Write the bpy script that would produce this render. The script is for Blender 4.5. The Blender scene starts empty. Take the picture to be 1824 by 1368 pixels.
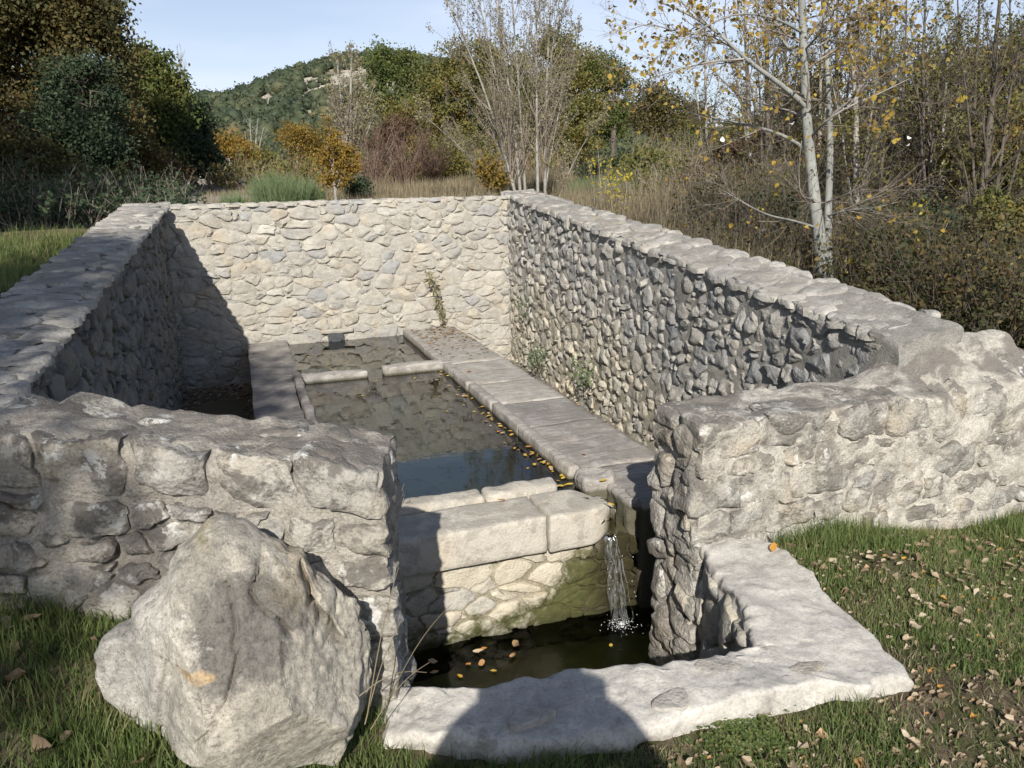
import bpy, math, random
import numpy as np
from mathutils import Matrix, Vector

# ------------------------------------------------------------------ camera, sky, sun, exposure
S = bpy.context.scene
COL = S.collection
FPX, CX, CY = 1400.0, 912.0, 684.0
PITCH, ROLL, PSI = math.atan(365/FPX), math.atan(.022), math.atan(492/math.hypot(FPX, 354))
Fv = np.array([math.sin(PSI)*math.cos(PITCH), math.cos(PSI)*math.cos(PITCH), -math.sin(PITCH)])
Rv = np.array([math.cos(PSI), -math.sin(PSI), 0.]); Uv = np.cross(Rv, Fv)
r_ = math.cos(ROLL)*Rv - math.sin(ROLL)*Uv; u_ = math.sin(ROLL)*Rv + math.cos(ROLL)*Uv
CAMP = np.array([0, 0, 1.6])
cd = bpy.data.cameras.new('camera'); cam = bpy.data.objects.new('camera', cd); COL.objects.link(cam)
cd.sensor_width = 36; cd.lens = 36*FPX/1824; cd.clip_start = .02; cd.clip_end = 5000
m4 = Matrix.Identity(4)
for i in range(3):
    m4[i][0] = r_[i]; m4[i][1] = u_[i]; m4[i][2] = -Fv[i]; m4[i][3] = CAMP[i]
cam.matrix_world = m4
S.camera = cam
SUN_AZ, SUN_EL = math.radians(19.5), math.radians(33.8)      # azimuth the light travels to, right of +Y
w = bpy.data.worlds.new('World'); S.world = w; w.use_nodes = True
nt = w.node_tree; bg = nt.nodes['Background']
sk = nt.nodes.new('ShaderNodeTexSky'); sk.sky_type = 'NISHITA'; sk.sun_disc = False
sk.sun_elevation = SUN_EL; sk.sun_rotation = math.pi + SUN_AZ
sk.air_density = 1.0; sk.dust_density = 1.2; sk.ozone_density = 1.6; sk.altitude = 500
SKY_STRENGTH = .08
bg.inputs[1].default_value = SKY_STRENGTH
# thin high cloud veil mixed into the sky
tc = nt.nodes.new('ShaderNodeTexCoord'); mp = nt.nodes.new('ShaderNodeMapping'); mp.inputs['Scale'].default_value = (1.2, 1.2, 7)
nz = nt.nodes.new('ShaderNodeTexNoise'); nz.inputs['Scale'].default_value = 2.2; nz.inputs['Detail'].default_value = 6
rp = nt.nodes.new('ShaderNodeValToRGB'); rp.color_ramp.elements[0].position = .35; rp.color_ramp.elements[1].position = .75
rp.color_ramp.elements[0].color = (.38, .38, .38, 1); rp.color_ramp.elements[1].color = (.75, .75, .75, 1)
mx = nt.nodes.new('ShaderNodeMixRGB'); mx.inputs[2].default_value = (8.3, 8.9, 10.6, 1)
nt.links.new(tc.outputs['Generated'], mp.inputs[0]); nt.links.new(mp.outputs[0], nz.inputs['Vector'])
nt.links.new(nz.outputs[0], rp.inputs[0])
sx_ = nt.nodes.new('ShaderNodeSeparateXYZ'); mr = nt.nodes.new('ShaderNodeMapRange'); mr.inputs[1].default_value = .12; mr.inputs[2].default_value = .42; mr.inputs[3].default_value = 1.15; mr.inputs[4].default_value = .10
ml = nt.nodes.new('ShaderNodeMath'); ml.operation = 'MULTIPLY'; ml.use_clamp = True
nt.links.new(tc.outputs['Generated'], sx_.inputs[0]); nt.links.new(sx_.outputs[2], mr.inputs[0]); nt.links.new(mr.outputs[0], ml.inputs[1])
nt.links.new(rp.outputs[0], ml.inputs[0]); nt.links.new(ml.outputs[0], mx.inputs[0])
nt.links.new(sk.outputs[0], mx.inputs[1]); nt.links.new(mx.outputs[0], bg.inputs[0])
ld = bpy.data.lights.new('sun', 'SUN'); ld.energy = 4.7; ld.angle = math.radians(.55); ld.color = (1, .95, .87)
sun = bpy.data.objects.new('sun', ld); COL.objects.link(sun)
sd = Vector((math.sin(SUN_AZ)*math.cos(SUN_EL), math.cos(SUN_AZ)*math.cos(SUN_EL), -math.sin(SUN_EL)))
sun.rotation_euler = sd.to_track_quat('-Z', 'Y').to_euler(); sun.location = (-4, -12, 12)
S.view_settings.view_transform = 'Standard'; S.view_settings.look = 'None'
S.view_settings.exposure = 0.50; S.view_settings.gamma = 1; S.view_settings.use_curve_mapping = False
S.cycles.max_bounces = 8; S.cycles.transparent_max_bounces = 12; S.cycles.use_denoising = True
S.cycles.caustics_reflective = False; S.cycles.caustics_refractive = False

def at(px, py, dist):
    """the place seen at a pixel of the photograph, dist metres along the view axis"""
    return CAMP + (Fv*FPX + r_*(px-CX) - u_*(py-CY))/FPX*dist
def on_y(px, py, Y):
    d = Fv*FPX + r_*(px-CX) - u_*(py-CY); return CAMP + d*(Y/d[1])
def on_z(px, py, Z):
    d = Fv*FPX + r_*(px-CX) - u_*(py-CY); return CAMP + d*((Z-1.6)/d[2])
def seen_from_camera(P):
    v = np.asarray(P)-CAMP; z = v@Fv
    return CX+FPX*(v@r_)/z, CY-FPX*(v@u_)/z, z

# ------------------------------------------------------------------ numeric helpers
def _h(ix, iy, iz, s):
    n = (ix*374761393 + iy*668265263 + iz*1274126177 + s*974711) & 0xffffffff
    n = ((n ^ (n >> 13))*1103515245) & 0xffffffff
    n = ((n ^ (n >> 16))*668265263) & 0xffffffff
    return ((n ^ (n >> 15)) & 0xffffff)/float(0xffffff)*2-1
def noise(P, f=1., s=0):
    P = np.asarray(P, float)*f + 1000.37
    i = np.floor(P).astype(np.int64); t = P-i; t = t*t*t*(t*(t*6-15)+10)
    x, y, z = i[..., 0], i[..., 1], i[..., 2]; a, b, c = t[..., 0], t[..., 1], t[..., 2]
    r = 0
    for dx in (0, 1):
        for dy in (0, 1):
            for dz in (0, 1):
                r = r + _h(x+dx, y+dy, z+dz, s)*(a if dx else 1-a)*(b if dy else 1-b)*(c if dz else 1-c)
    return r
def fbm(P, f=1., o=3, s=0, g=.5):
    r = 0; a = 1.
    for k in range(o):
        r = r+a*noise(P, f*2.03**k, s+k*17); a *= g
    return r
def vfbm(P, f, o=3, s=0, g=.5):
    return np.stack([fbm(P, f, o, s+q*101, g) for q in range(3)], -1)
def sstep(a, b, x):
    t = np.clip((x-a)/(b-a), 0, 1); return t*t*(3-2*t)
def unit(v):
    return v/np.maximum(np.linalg.norm(v, axis=-1, keepdims=True), 1e-9)
def grid_faces(nu, nv, off=0, closed=False):
    i, j = np.meshgrid(np.arange(nu if closed else nu-1), np.arange(nv-1), indexing='ij')
    i2 = (i+1) % nu
    return (np.stack([i*nv+j, i2*nv+j, i2*nv+j+1, i*nv+j+1], -1).reshape(-1, 4)+off)

def mk_mesh(name, V, faces, smooth=True, sharp=None):
    me = bpy.data.meshes.new(name)
    V = np.asarray(V, np.float32).reshape(-1, 3)
    if not isinstance(faces, (list, tuple)): faces = [faces]
    faces = [np.asarray(f, np.int32) for f in faces if len(f)]
    nl = sum(f.size for f in faces); npoly = sum(len(f) for f in faces)
    me.vertices.add(len(V)); me.vertices.foreach_set('co', V.ravel())
    me.loops.add(nl); me.loops.foreach_set('vertex_index', np.concatenate([f.ravel() for f in faces]))
    me.polygons.add(npoly)
    tot = np.concatenate([np.full(len(f), f.shape[1], np.int32) for f in faces])
    me.polygons.foreach_set('loop_start', np.concatenate([[0], np.cumsum(tot)[:-1]]).astype(np.int32))
    me.polygons.foreach_set('loop_total', tot)
    me.polygons.foreach_set('use_smooth', np.full(npoly, smooth))
    me.update(calc_edges=True)
    if sharp is not None: me.set_sharp_from_angle(angle=sharp)
    return me
def obj(name, me, mat=None, parent=None, loc=None):
    o = bpy.data.objects.new(name, me); COL.objects.link(o)
    if mat is not None and not me.materials: me.materials.append(mat)
    if parent is not None: o.parent = parent
    if loc is not None: o.location = loc
    return o
def tag(o, label=None, cat=None, group=None, kind=None):
    if label: o['label'] = label
    if cat: o['category'] = cat
    if group: o['group'] = group
    if kind: o['kind'] = kind
    return o
def thing(name, label, cat, loc=(0, 0, 0), group=None):
    o = bpy.data.objects.new(name, None); COL.objects.link(o); o.location = loc; o.empty_display_size = .1
    return tag(o, label, cat, group)
class MB:
    def __init__(s): s.V = []; s.F = {}; s.n = 0
    def add(s, V, F):
        V = np.asarray(V, float).reshape(-1, 3)
        for f in (F if isinstance(F, (list, tuple)) else [F]):
            f = np.asarray(f)
            if len(f): s.F.setdefault(f.shape[1], []).append(f+s.n)
        s.V.append(V); s.n += len(V); return s
    def verts(s): return np.concatenate(s.V)
    def build(s, name, mat, parent=None, origin=(0, 0, 0), smooth=True, sharp=None):
        me = mk_mesh(name, np.concatenate(s.V)-np.asarray(origin), [np.concatenate(v) for v in s.F.values()], smooth, sharp)
        return obj(name, me, mat, parent, None if parent is not None else origin)

# ------------------------------------------------------------------ materials
class N:
    """a tiny node-tree writer"""
    def __init__(s, name):
        s.m = bpy.data.materials.new(name); s.m.use_nodes = True; s.t = s.m.node_tree
        s.t.nodes.clear(); s.out = s.t.nodes.new('ShaderNodeOutputMaterial')
        s.geo = s.t.nodes.new('ShaderNodeNewGeometry'); s.pos = s.geo.outputs['Position']
    def lk(s, a, b):
        if isinstance(a, bpy.types.NodeSocket): s.t.links.new(a, b)
        else: b.default_value = a
    def node(s, ty, **k):
        n = s.t.nodes.new(ty)
        for q, v in k.items(): setattr(n, q, v)
        return n
    def noise(s, scale, detail=4, rough=.55, vec=None, dist=0, fac=True):
        n = s.node('ShaderNodeTexNoise'); s.lk(vec if vec is not None else s.pos, n.inputs['Vector'])
        n.inputs['Scale'].default_value = scale; n.inputs['Detail'].default_value = detail
        n.inputs['Roughness'].default_value = rough; n.inputs['Distortion'].default_value = dist
        return n.outputs[0]
    def vor(s, scale, feature='F1', vec=None):
        n = s.node('ShaderNodeTexVoronoi', feature=feature); s.lk(vec if vec is not None else s.pos, n.inputs['Vector'])
        n.inputs['Scale'].default_value = scale; return n.outputs['Distance']
    def mp(s, scale, vec=None):
        n = s.node('ShaderNodeMapping'); s.lk(vec if vec is not None else s.pos, n.inputs[0]); n.inputs['Scale'].default_value = scale
        return n.outputs[0]
    def math(s, op, a, b=0., c=None, clamp=False):
        n = s.node('ShaderNodeMath', operation=op, use_clamp=clamp); s.lk(a, n.inputs[0]); s.lk(b, n.inputs[1])
        if c is not None: s.lk(c, n.inputs[2])
        return n.outputs[0]
    def ramp(s, f, stops, mode='LINEAR'):
        n = s.node('ShaderNodeValToRGB'); s.lk(f, n.inputs[0]); cr = n.color_ramp; cr.interpolation = mode
        while len(cr.elements) < len(stops): cr.elements.new(.5)
        for e, (p, c) in zip(cr.elements, stops):
            e.position = p; e.color = (c, c, c, 1) if isinstance(c, (int, float)) else (*c, 1)
        return n.outputs[0]
    def step(s, f, a, b):
        n = s.node('ShaderNodeMapRange', interpolation_type='SMOOTHSTEP'); s.lk(f, n.inputs[0])
        n.inputs[1].default_value = a; n.inputs[2].default_value = b; return n.outputs[0]
    def mix(s, f, a, b, mode='MIX'):
        n = s.node('ShaderNodeMixRGB', blend_type=mode); s.lk(f, n.inputs[0])
        for q, v in ((1, a), (2, b)): s.lk(v if isinstance(v, bpy.types.NodeSocket) else (*v, 1), n.inputs[q])
        return n.outputs[0]
    def bump(s, h, strength, dist=.01, nrm=None):
        n = s.node('ShaderNodeBump'); n.inputs['Strength'].default_value = strength; n.inputs['Distance'].default_value = dist
        s.lk(h, n.inputs['Height'])
        if nrm is not None: s.lk(nrm, n.inputs['Normal'])
        return n.outputs[0]
    def rnd(s):
        oi = s.node('ShaderNodeObjectInfo')
        return s.math('FRACT', s.math('ADD', oi.outputs['Random'], s.geo.outputs['Random Per Island']))
    def sep(s, v):
        n = s.node('ShaderNodeSeparateXYZ'); s.lk(v, n.inputs[0]); return n.outputs
    def bsdf(s, col, rough=.9, spec=.25, nrm=None, **k):
        n = s.node('ShaderNodeBsdfPrincipled'); s.lk(col if isinstance(col, bpy.types.NodeSocket) else (*col, 1), n.inputs['Base Color'])
        s.lk(rough, n.inputs['Roughness']); n.inputs['Specular IOR Level'].default_value = spec
        if nrm is not None: s.lk(nrm, n.inputs['Normal'])
        for q, v in k.items(): s.lk(v, n.inputs[q])
        s.fin(n.outputs[0]); return n
    def fin(s, sh): s.t.links.new(sh, s.out.inputs['Surface'])

def stone_mat(name, stops, white=.5, dark=.5, var=.25, bump=.5, warm=.3, moss=None, wscale=22, dscale=4.5, dthr=.5, wthr=.57):
    n = N(name)
    c = n.ramp(n.rnd(), stops)
    big = n.noise(3.1, 5, .6); mid = n.noise(14, 6, .65); fine = n.noise(95, 5, .7)
    v = n.math('ADD', n.math('MULTIPLY', mid, .5), n.math('MULTIPLY', fine, .5))
    c = n.mix(1, c, n.ramp(v, [(.34, 1-var*1.9), (.46, 1-var*.25), (.56, 1.03), (.68, 1+var*.7)]), 'MULTIPLY')
    pit = n.math('MULTIPLY', n.step(n.noise(170, 3, .6), .60, .68), n.step(n.noise(11, 4), .45, .6))
    c = n.mix(n.math('MULTIPLY', pit, var*1.6, clamp=True), c, (.10, .09, .08))
    c = n.mix(n.math('MULTIPLY', n.step(big, .48, .68), warm), c, n.mix(1, c, (1.12, .96, .74), 'MULTIPLY'))
    if dark:
        up = n.step(n.sep(n.geo.outputs['Normal'])[2], -.2, .9)
        d = n.noise(dscale, 7, .72, dist=.4)
        k = n.math('MULTIPLY', n.step(n.math('ADD', d, n.math('MULTIPLY', up, .07)), dthr, dthr+.11), dark, clamp=True)
        c = n.mix(k, c, n.mix(n.noise(60, 4, .7), (.07, .065, .058), (.19, .17, .15)))
    if white:
        wn = n.math('MULTIPLY', n.step(n.noise(wscale, 7, .75), wthr, wthr+.05), n.step(n.noise(4.3, 3), .42, .58))
        wn = n.math('MULTIPLY', wn, white, clamp=True)
        c = n.mix(wn, c, (.58, .57, .53))
    if moss: c = moss(n, c)
    h = n.math('SUBTRACT', n.math('ADD', n.noise(24, 10, .74), n.math('MULTIPLY', n.vor(75), .3)), n.math('MULTIPLY', n.math('ABSOLUTE', n.math('SUBTRACT', n.noise(9, 6, .6, dist=.8), .5)), -.9))
    n.bsdf(c, .93, .18, n.bump(h, min(1, bump*1.15), .014))
    return n.m

CREAM = [(0, (.37, .35, .31)), (.22, (.42, .395, .34)), (.4, (.34, .33, .305)), (.55, (.44, .415, .36)), (.7, (.31, .31, .305)), (.85, (.40, .37, .305)), (1, (.45, .43, .385))]
GREY = [(0, (.34, .335, .31)), (.25, (.42, .395, .35)), (.5, (.28, .285, .285)), (.75, (.44, .415, .37)), (1, (.31, .305, .29))]
M = {}
M['stone_back'] = stone_mat('pale rubble stone', CREAM, .4, .12, .24, .6, .5)
def stain_r(n, c):
    x, y, z = n.sep(n.pos)
    t = n.math('ADD', n.math('MULTIPLY', n.step(z, -.1, .8), .6), n.math('MULTIPLY', n.step(y, 7., 3.2), .5)); t = n.math('ADD', t, n.math('MULTIPLY', n.math('SUBTRACT', n.noise(1.6, 5, .6), .5), 1.8)); t = n.math('MULTIPLY_ADD', n.step(n.sep(n.geo.outputs['Normal'])[2], .5, .9), -.35, t)
    c = n.mix(n.math('MULTIPLY', n.step(t, .5, 1.05), .5), c, n.mix(1, c, (.55, .57, .60), 'MULTIPLY'))
    c = n.mix(n.math('MULTIPLY', n.step(t, .5, .0), .6), c, n.mix(1, c, (1.28, 1.2, 1.02), 'MULTIPLY'))
    return c
M['stone_right'] = stone_mat('grey rubble stone', GREY, .3, .25, .3, .7, .25, moss=stain_r)
M['stone_left'] = stone_mat('shade darkened rubble stone', [(p_, tuple(q_*.55 for q_ in c_)) for p_, c_ in GREY], .3, .25, .3, .7, .2)  # the greys darkened, so the left wall's shade is partly in its colour
M['stone_cap'] = stone_mat('weathered cap stone', [(0, (.30, .29, .27)), (.4, (.40, .38, .34)), (.7, (.34, .325, .30)), (1, (.44, .42, .38))], .45, .45, .25, .6, .2)
M['stone_front'] = stone_mat('lichened block', [(0, (.38, .36, .32)), (.3, (.44, .415, .365)), (.6, (.33, .32, .295)), (.8, (.46, .43, .37)), (1, (.36, .335, .29))], 1.0, .85, .42, 1.0, .45, wscale=12, dscale=7, dthr=.475, wthr=.535)
M['stone_post'] = stone_mat('lichened pale block', [(0, (.36, .34, .305)), (.3, (.44, .41, .355)), (.5, (.31, .30, .275)), (.75, (.40, .365, .305)), (1, (.35, .335, .305))], .8, .72, .42, 1.0, .5, wscale=15, dscale=8, dthr=.475, wthr=.55)
def mortar_mat(name, c0, c1, dark=.3, bump=.6, moss=None):
    n = N(name)
    c = n.mix(n.step(n.noise(5, 6, .6), .35, .65), c0, c1)
    c = n.mix(1, c, n.ramp(n.noise(110, 5, .75), [(.34, .62), (.5, 1.0), (.66, 1.2)]), 'MULTIPLY')
    c = n.mix(1, c, n.ramp(n.noise(17, 5, .7), [(.36, .78), (.6, 1.06)]), 'MULTIPLY')
    if dark:
        up = n.step(n.sep(n.geo.outputs['Normal'])[2], .2, .95)
        k = n.math('MULTIPLY', n.step(n.math('ADD', n.noise(3.6, 7, .7, dist=.5), n.math('MULTIPLY', up, .1)), .5, .66), dark, clamp=True)
        c = n.mix(k, c, n.mix(n.noise(70, 4, .7), (.08, .072, .064), (.2, .18, .16)))
    if moss: c = moss(n, c)
    h = n.math('ADD', n.noise(38, 9, .76), n.math('MULTIPLY', n.vor(110), .3))
    n.bsdf(c, .95, .15, n.bump(h, min(1, bump*1.4), .012)); return n.m
M['mortar_back'] = mortar_mat('pale lime mortar', (.43, .405, .355), (.37, .34, .29), .05)
M['mortar_right'] = mortar_mat('grey lime mortar', (.39, .37, .325), (.30, .285, .25), .2, moss=stain_r)
M['mortar_left'] = mortar_mat('shade darkened lime mortar', (.19, .18, .165), (.14, .135, .12), .25)  # mortar colour lowered as well, to deepen the shade on the left wall
M['mortar_front'] = mortar_mat('weathered lime mortar', (.38, .35, .305), (.31, .285, .245), .8)
M['mortar_post'] = mortar_mat('clean lime mortar', (.50, .47, .41), (.43, .40, .345), .85)
# ------------------------------------------------------------------ rubble masonry
def clip(poly, n, d):
    """keep the side n.x <= d of a convex polygon"""
    out = []; k = len(poly); s = [poly[i][0]*n[0]+poly[i][1]*n[1]-d for i in range(k)]
    for i in range(k):
        a, b, sa, sb = poly[i], poly[(i+1) % k], s[i], s[(i+1) % k]
        if sa <= 0: out.append(a)
        if (sa < 0 < sb) or (sb < 0 < sa):
            t = sa/(sa-sb); out.append((a[0]+(b[0]-a[0])*t, a[1]+(b[1]-a[1])*t))
    return out
def cells(domain, size, aspect, rng, jit=.38, wvar=.25, shear=0.):
    """irregular stones that fill a convex outline, stones about size high and size*aspect wide"""
    D = [(p[0]/aspect, p[1]) for p in domain]
    us = [p[0] for p in D]; vs = [p[1] for p in D]
    pts = []; v = min(vs)+size*.3
    while v < max(vs)+size*.2:
        rh = size*rng.uniform(.72, 1.25); u = min(us)-rng.uniform(0, size)
        while u < max(us)+size*.5:
            wd = size*rng.choice([.62, .85, 1., 1.2, 1.5]); pts.append((u+wd/2+rng.uniform(-1, 1)*jit*size*.35, v+rng.uniform(-1, 1)*jit*size)); u += wd
        v += rh
    P = np.array(pts); W = rng.uniform(-1, 1, len(P))*wvar*size*size*.5
    res = []
    for i in range(len(P)):
        d2 = ((P-P[i])**2).sum(1); nb = np.argsort(d2)[1:19]; poly = list(D)
        for j in nb:
            n = P[j]-P[i]; dd = (P[j]@P[j]-P[i]@P[i]+W[i]-W[j])/2
            poly = clip(poly, n, dd)
            if len(poly) < 3: break
        if len(poly) >= 3:
            q = np.array(poly)
            a = .5*abs(np.dot(q[:, 0], np.roll(q[:, 1], 1))-np.dot(q[:, 1], np.roll(q[:, 0], 1)))
            if a > .12*size*size: q[:, 0] *= aspect; res.append(q)
    return res
def polar(poly, m, gap):
    c = poly.mean(0)
    x, y = poly[:, 0], poly[:, 1]; x1, y1 = np.roll(x, -1), np.roll(y, -1); cr = x*y1-x1*y; A = cr.sum()/2
    if abs(A) > 1e-9: c = np.array([((x+x1)*cr).sum(), ((y+y1)*cr).sum()])/(6*A)
    q = poly-c; th = np.arange(m)/m*2*math.pi
    ax = np.sqrt((q**2).mean(0))+1e-6; d = np.stack([np.cos(th)*ax[0], np.sin(th)*ax[1]], -1)   # even spacing on long stones
    L = np.linalg.norm(d, axis=1, keepdims=True); d = d/L
    r = np.full(m, 1e9)
    for i in range(len(q)):
        a, b = q[i], q[(i+1) % len(q)]; e = b-a; n = np.array([e[1], -e[0]]); dn = d@n; k = a@n
        if abs(k) < 1e-9: continue
        t = np.where(np.abs(dn) > 1e-9, k/np.where(np.abs(dn) > 1e-9, dn, 1), 1e9); r = np.where((t > 0) & (t < r), t, r)
    r = np.minimum(r, 3*np.median(r)); r = np.maximum(r-gap, r*.35)
    return c, d, r
RINGS = [(1.0, None), (1.0, .35), (.965, .74), (.88, .95), (.6, 1.0), (.3, 1.0)]
def stone_shapes(polys, m, gap, H, rng, rings=RINGS, rnd=2, rough=.08, tilt=.25, facets=3, base=.02, fcut=.45):
    """(S, R*m+1, 3) stones in face coordinates u, v, h, and their shared faces"""
    R = len(rings); out = np.zeros((len(polys), R*m+1, 3))
    for k, p in enumerate(polys):
        c, d, r = polar(p, m, gap*rng.uniform(.3, 1.9))
        for _ in range(rnd): r = .25*np.roll(r, 1)+.5*r+.25*np.roll(r, -1)
        ph = rng.uniform(0, 100); th = np.arange(m)/m*2*math.pi
        q = np.stack([np.cos(th)*1.3+ph, np.sin(th)*1.3, np.zeros(m)], -1)
        r = r*(1+rough*fbm(q, 1.6, 3))
        h = rng.uniform(*H); rm = r.mean(); tx, ty = rng.normal(0, tilt, 2)*h/rm
        fa = rng.uniform(0, 6.28, facets); fd = rng.uniform(.25, .8, facets)*rm; fs = rng.uniform(.4, 1.3, facets)*h/rm
        V = []
        for (rho, hh) in rings:
            uv = d*(r*rho)[:, None]
            if hh is None: z = np.full(m, -base)
            elif hh < -.5: z = np.full(m, hh)               # explicit depth ring
            else:
                z = hh*h+(uv[:, 0]*tx+uv[:, 1]*ty)*min(1, hh*1.3)
                for a, dd, ss in zip(fa, fd, fs):
                    z = np.minimum(z, hh*h*1.1-np.maximum(0, uv[:, 0]*math.cos(a)+uv[:, 1]*math.sin(a)-dd)*ss*fcut*2)
            V.append(np.concatenate([uv+c, z[:, None]], 1))
        V.append(np.array([[c[0], c[1], V[-1][:, 2].mean()]]))
        out[k] = np.concatenate(V)
    F = []
    for a in range(R-1):
        i = np.arange(m); j = (i+1) % m
        F.append(np.stack([a*m+i, a*m+j, (a+1)*m+j, (a+1)*m+i], -1))
    i = np.arange(m); T = np.stack([(R-1)*m+i, (R-1)*m+(i+1) % m, np.full(m, R*m)], -1)
    return out, [np.concatenate(F), T]
def frame(O, U, V, Nn):
    O, U, V, Nn = (np.asarray(a, float) for a in (O, U, V, Nn))
    return lambda A: O+A[..., 0:1]*U+A[..., 1:2]*V+A[..., 2:3]*Nn
def lay_stones(shapes, faces, mapping, mat, parent, name='stone', amp=.006, freq=18, seed=3, limit=300, smooth=True, sharp=math.radians(38), post=None, flip=False):
    P = mapping(shapes)
    P = P+vfbm(P, freq, 3, seed)*amp
    if post is not None: P = post(P)
    if flip: faces = [f[:, ::-1] for f in faces]
    org = np.array(parent.location)
    sz = []
    for p in P:
        x, y, z = seen_from_camera(p); sz.append((x.max()-x.min())*(y.max()-y.min()) if z.min() > .1 else 0)
    order = np.argsort(sz)[::-1]
    for k in order[:limit]:
        c = P[k].mean(0)
        o = obj(name, mk_mesh(name, P[k]-c, faces, smooth, sharp), mat, parent); o.location = c-org
    rest = order[limit:]
    if len(rest):
        b = MB()
        for k in rest: b.add(P[k]-org, faces)
        o = b.build(name+'_rubble', mat, parent, smooth=smooth, sharp=sharp); o['kind'] = 'stuff'
def resample(L, step):
    L = [np.asarray(p, float) for p in L]; n0 = len(L[0]); out = []
    seg = np.array([np.linalg.norm(np.diff(p, axis=0), axis=1) for p in L]).max(0)
    cum = np.concatenate([[0], np.cumsum(seg)]); n = max(2, int(cum[-1]/step)+1); t = np.linspace(0, cum[-1], n)
    return [np.stack([np.interp(t, cum, p[:, k]) for k in range(p.shape[1])], -1) for p in L]
def strip_wall(A, B, res=.05, rr=.03, amp=.006, freq=9, seed=5, zbA=-.6, zbB=-.6, caps=True, post=None, topn=None, oct=4):
    """mortar body between side A and side B; A and B are lists of (x, y, top z)"""
    A, B = resample([A, B], res); ns = len(A)
    wd = np.linalg.norm(B[:, :2]-A[:, :2], axis=1).mean()
    def side(P, Q, zb, rr):
        n = unit(Q[:, :2]-P[:, :2]); k = max(2, int((P[:, 2].mean()-zb)/res)); rows = []
        for t in np.linspace(0, 1, k):
            z = zb+(P[:, 2]-rr-zb)*t; rows.append(np.concatenate([P[:, :2], z[:, None]], 1))
        for a in (30, 60):
            a = math.radians(a); rows.append(np.concatenate([P[:, :2]+n*rr*(1-math.cos(a)), (P[:, 2]-rr+rr*math.sin(a))[:, None]], 1))
        return rows
    ra, rb = side(A, B, zbA, rr), side(B, A, zbB, rr)
    nA = unit(B[:, :2]-A[:, :2]); top = []
    a0 = np.concatenate([A[:, :2]+nA*rr, A[:, 2:]], 1); b0 = np.concatenate([B[:, :2]-nA*rr, B[:, 2:]], 1)
    for t in np.linspace(0, 1, max(3, int(wd/res)+1)): top.append(a0*(1-t)+b0*t)
    rows = ra+top+rb[::-1]; G = np.stack(rows, 1)                # ns, np, 3
    npf = G.shape[1]; V = G.reshape(-1, 3); F = [grid_faces(ns, npf)]
    if caps:
        for e, fl in ((0, True), (ns-1, False)):
            loop = G[e]; h = npf//2; kk = max(3, int(wd/res)+1)
            g = np.stack([loop[:h]*(1-t)+loop[::-1][:h]*t for t in np.linspace(0, 1, kk)], 1)
            f = grid_faces(h, kk, len(V)); V = np.concatenate([V, g.reshape(-1, 3)]); F.append(f[:, ::-1] if fl else f)
    V = V+vfbm(V, freq, oct, seed)*amp
    if post is not None: V = post(V)
    return V, np.concatenate(F)

# ------------------------------------------------------------------ the ground: one sheet, higher on the left and behind
CTRL = np.array([(-.4, 1.9, .27), (-.16, 1.75, .17), (.05, 1.7, .07), (.4, 1.75, -.03), (.3, 1.95, -.02), (.55, 1.6, -.02), (-.75, 2.3, .45), (-.4, 2.2, .38), (-1.1, 1.5, .42), (0, 0, .1), (-2.5, 0, .55), (-3, 2.5, .85), (.8, .6, .02),
    (2.0, 2.5, .04), (3.4, 2.5, -.08), (1.9, 1.6, 0), (3, 1.5, -.1), (1.5, 1, .0), (1.2, 1.65, 0), (5, 1, -.1), (3, -2, .0),
    (-1.4, 4, .93), (-1.5, 5.5, 1.03), (-3, 5, 1.02), (-1.6, 2.9, .66), (-1.5, 8.5, 1.22), (-4, 15, 1.15), (0, 10, 1.2), (0, 20, 1.38), (3, 10, 1.2), (6, 20, 1.45), (-8, 8, 1.2), (-12, 20, 1.9),
    (4, 8.7, .95), (4, 6.5, .62), (4, 4.5, .3), (4, 3, .08), (5.3, 5.8, .3), (6, 3.5, 0), (8, 6, .3), (11, 8, .5), (5.5, 10, 1.1), (7.5, 12.5, 1.2), (10, 17, 1.8), (14, 20, 2.35), (13, 14, 1.5), (18, 14, 1.6),
    (9, 25, 1.8), (-5, 30, 1.6), (4, 35, 1.8), (-20, 30, 3.5), (30, 30, 4), (-2, 45, 2.), (14, 40, 3), (-30, 5, 3), (30, 5, 1), (0, -20, 0), (20, -15, -.5), (-20, -10, 1.5), (0, 80, 3), (-60, 60, 6), (60, 60, 6)])
def ground_z(x, y, fine=True):
    x = np.asarray(x, float); y = np.asarray(y, float)
    d2 = (x[..., None]-CTRL[:, 0])**2+(y[..., None]-CTRL[:, 1])**2
    sc = .04+.012*np.hypot(CTRL[:, 0], CTRL[:, 1]-3)**2*.25
    wt = 1/(d2+sc)**1.7
    z = (wt*CTRL[:, 2]).sum(-1)/wt.sum(-1)
    if fine:
        P = np.stack([x, y, np.zeros_like(x)], -1); r = np.hypot(x, y-3)
        z = z+.018*noise(P, 2.1, 4)+np.minimum(.3, .02+.008*r)*noise(P, .35, 9)*sstep(4, 14, r)
        a = sstep(70, 400, r); z = z*(1-a)+(1.5)*a
    return z
FOOT = [(-.94, 2.58), (-.94, 8.88), (3.1, 8.88), (3.08, 2.79), (1.85, 2.75), (1.70, 1.80), (1.1, 1.86), (.62, 1.94), (.40, 2.03), (.22, 2.12), (.22, 2.28)]
def in_poly(x, y, poly):
    c = np.zeros(x.shape, bool); n = len(poly)
    for i in range(n):
        (x0, y0), (x1, y1) = poly[i], poly[(i+1) % n]
        if y0 == y1: continue
        k = ((y0 > y) != (y1 > y)) & (x < (x1-x0)*(y-y0)/(y1-y0)+x0); c ^= k
    return c
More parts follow.
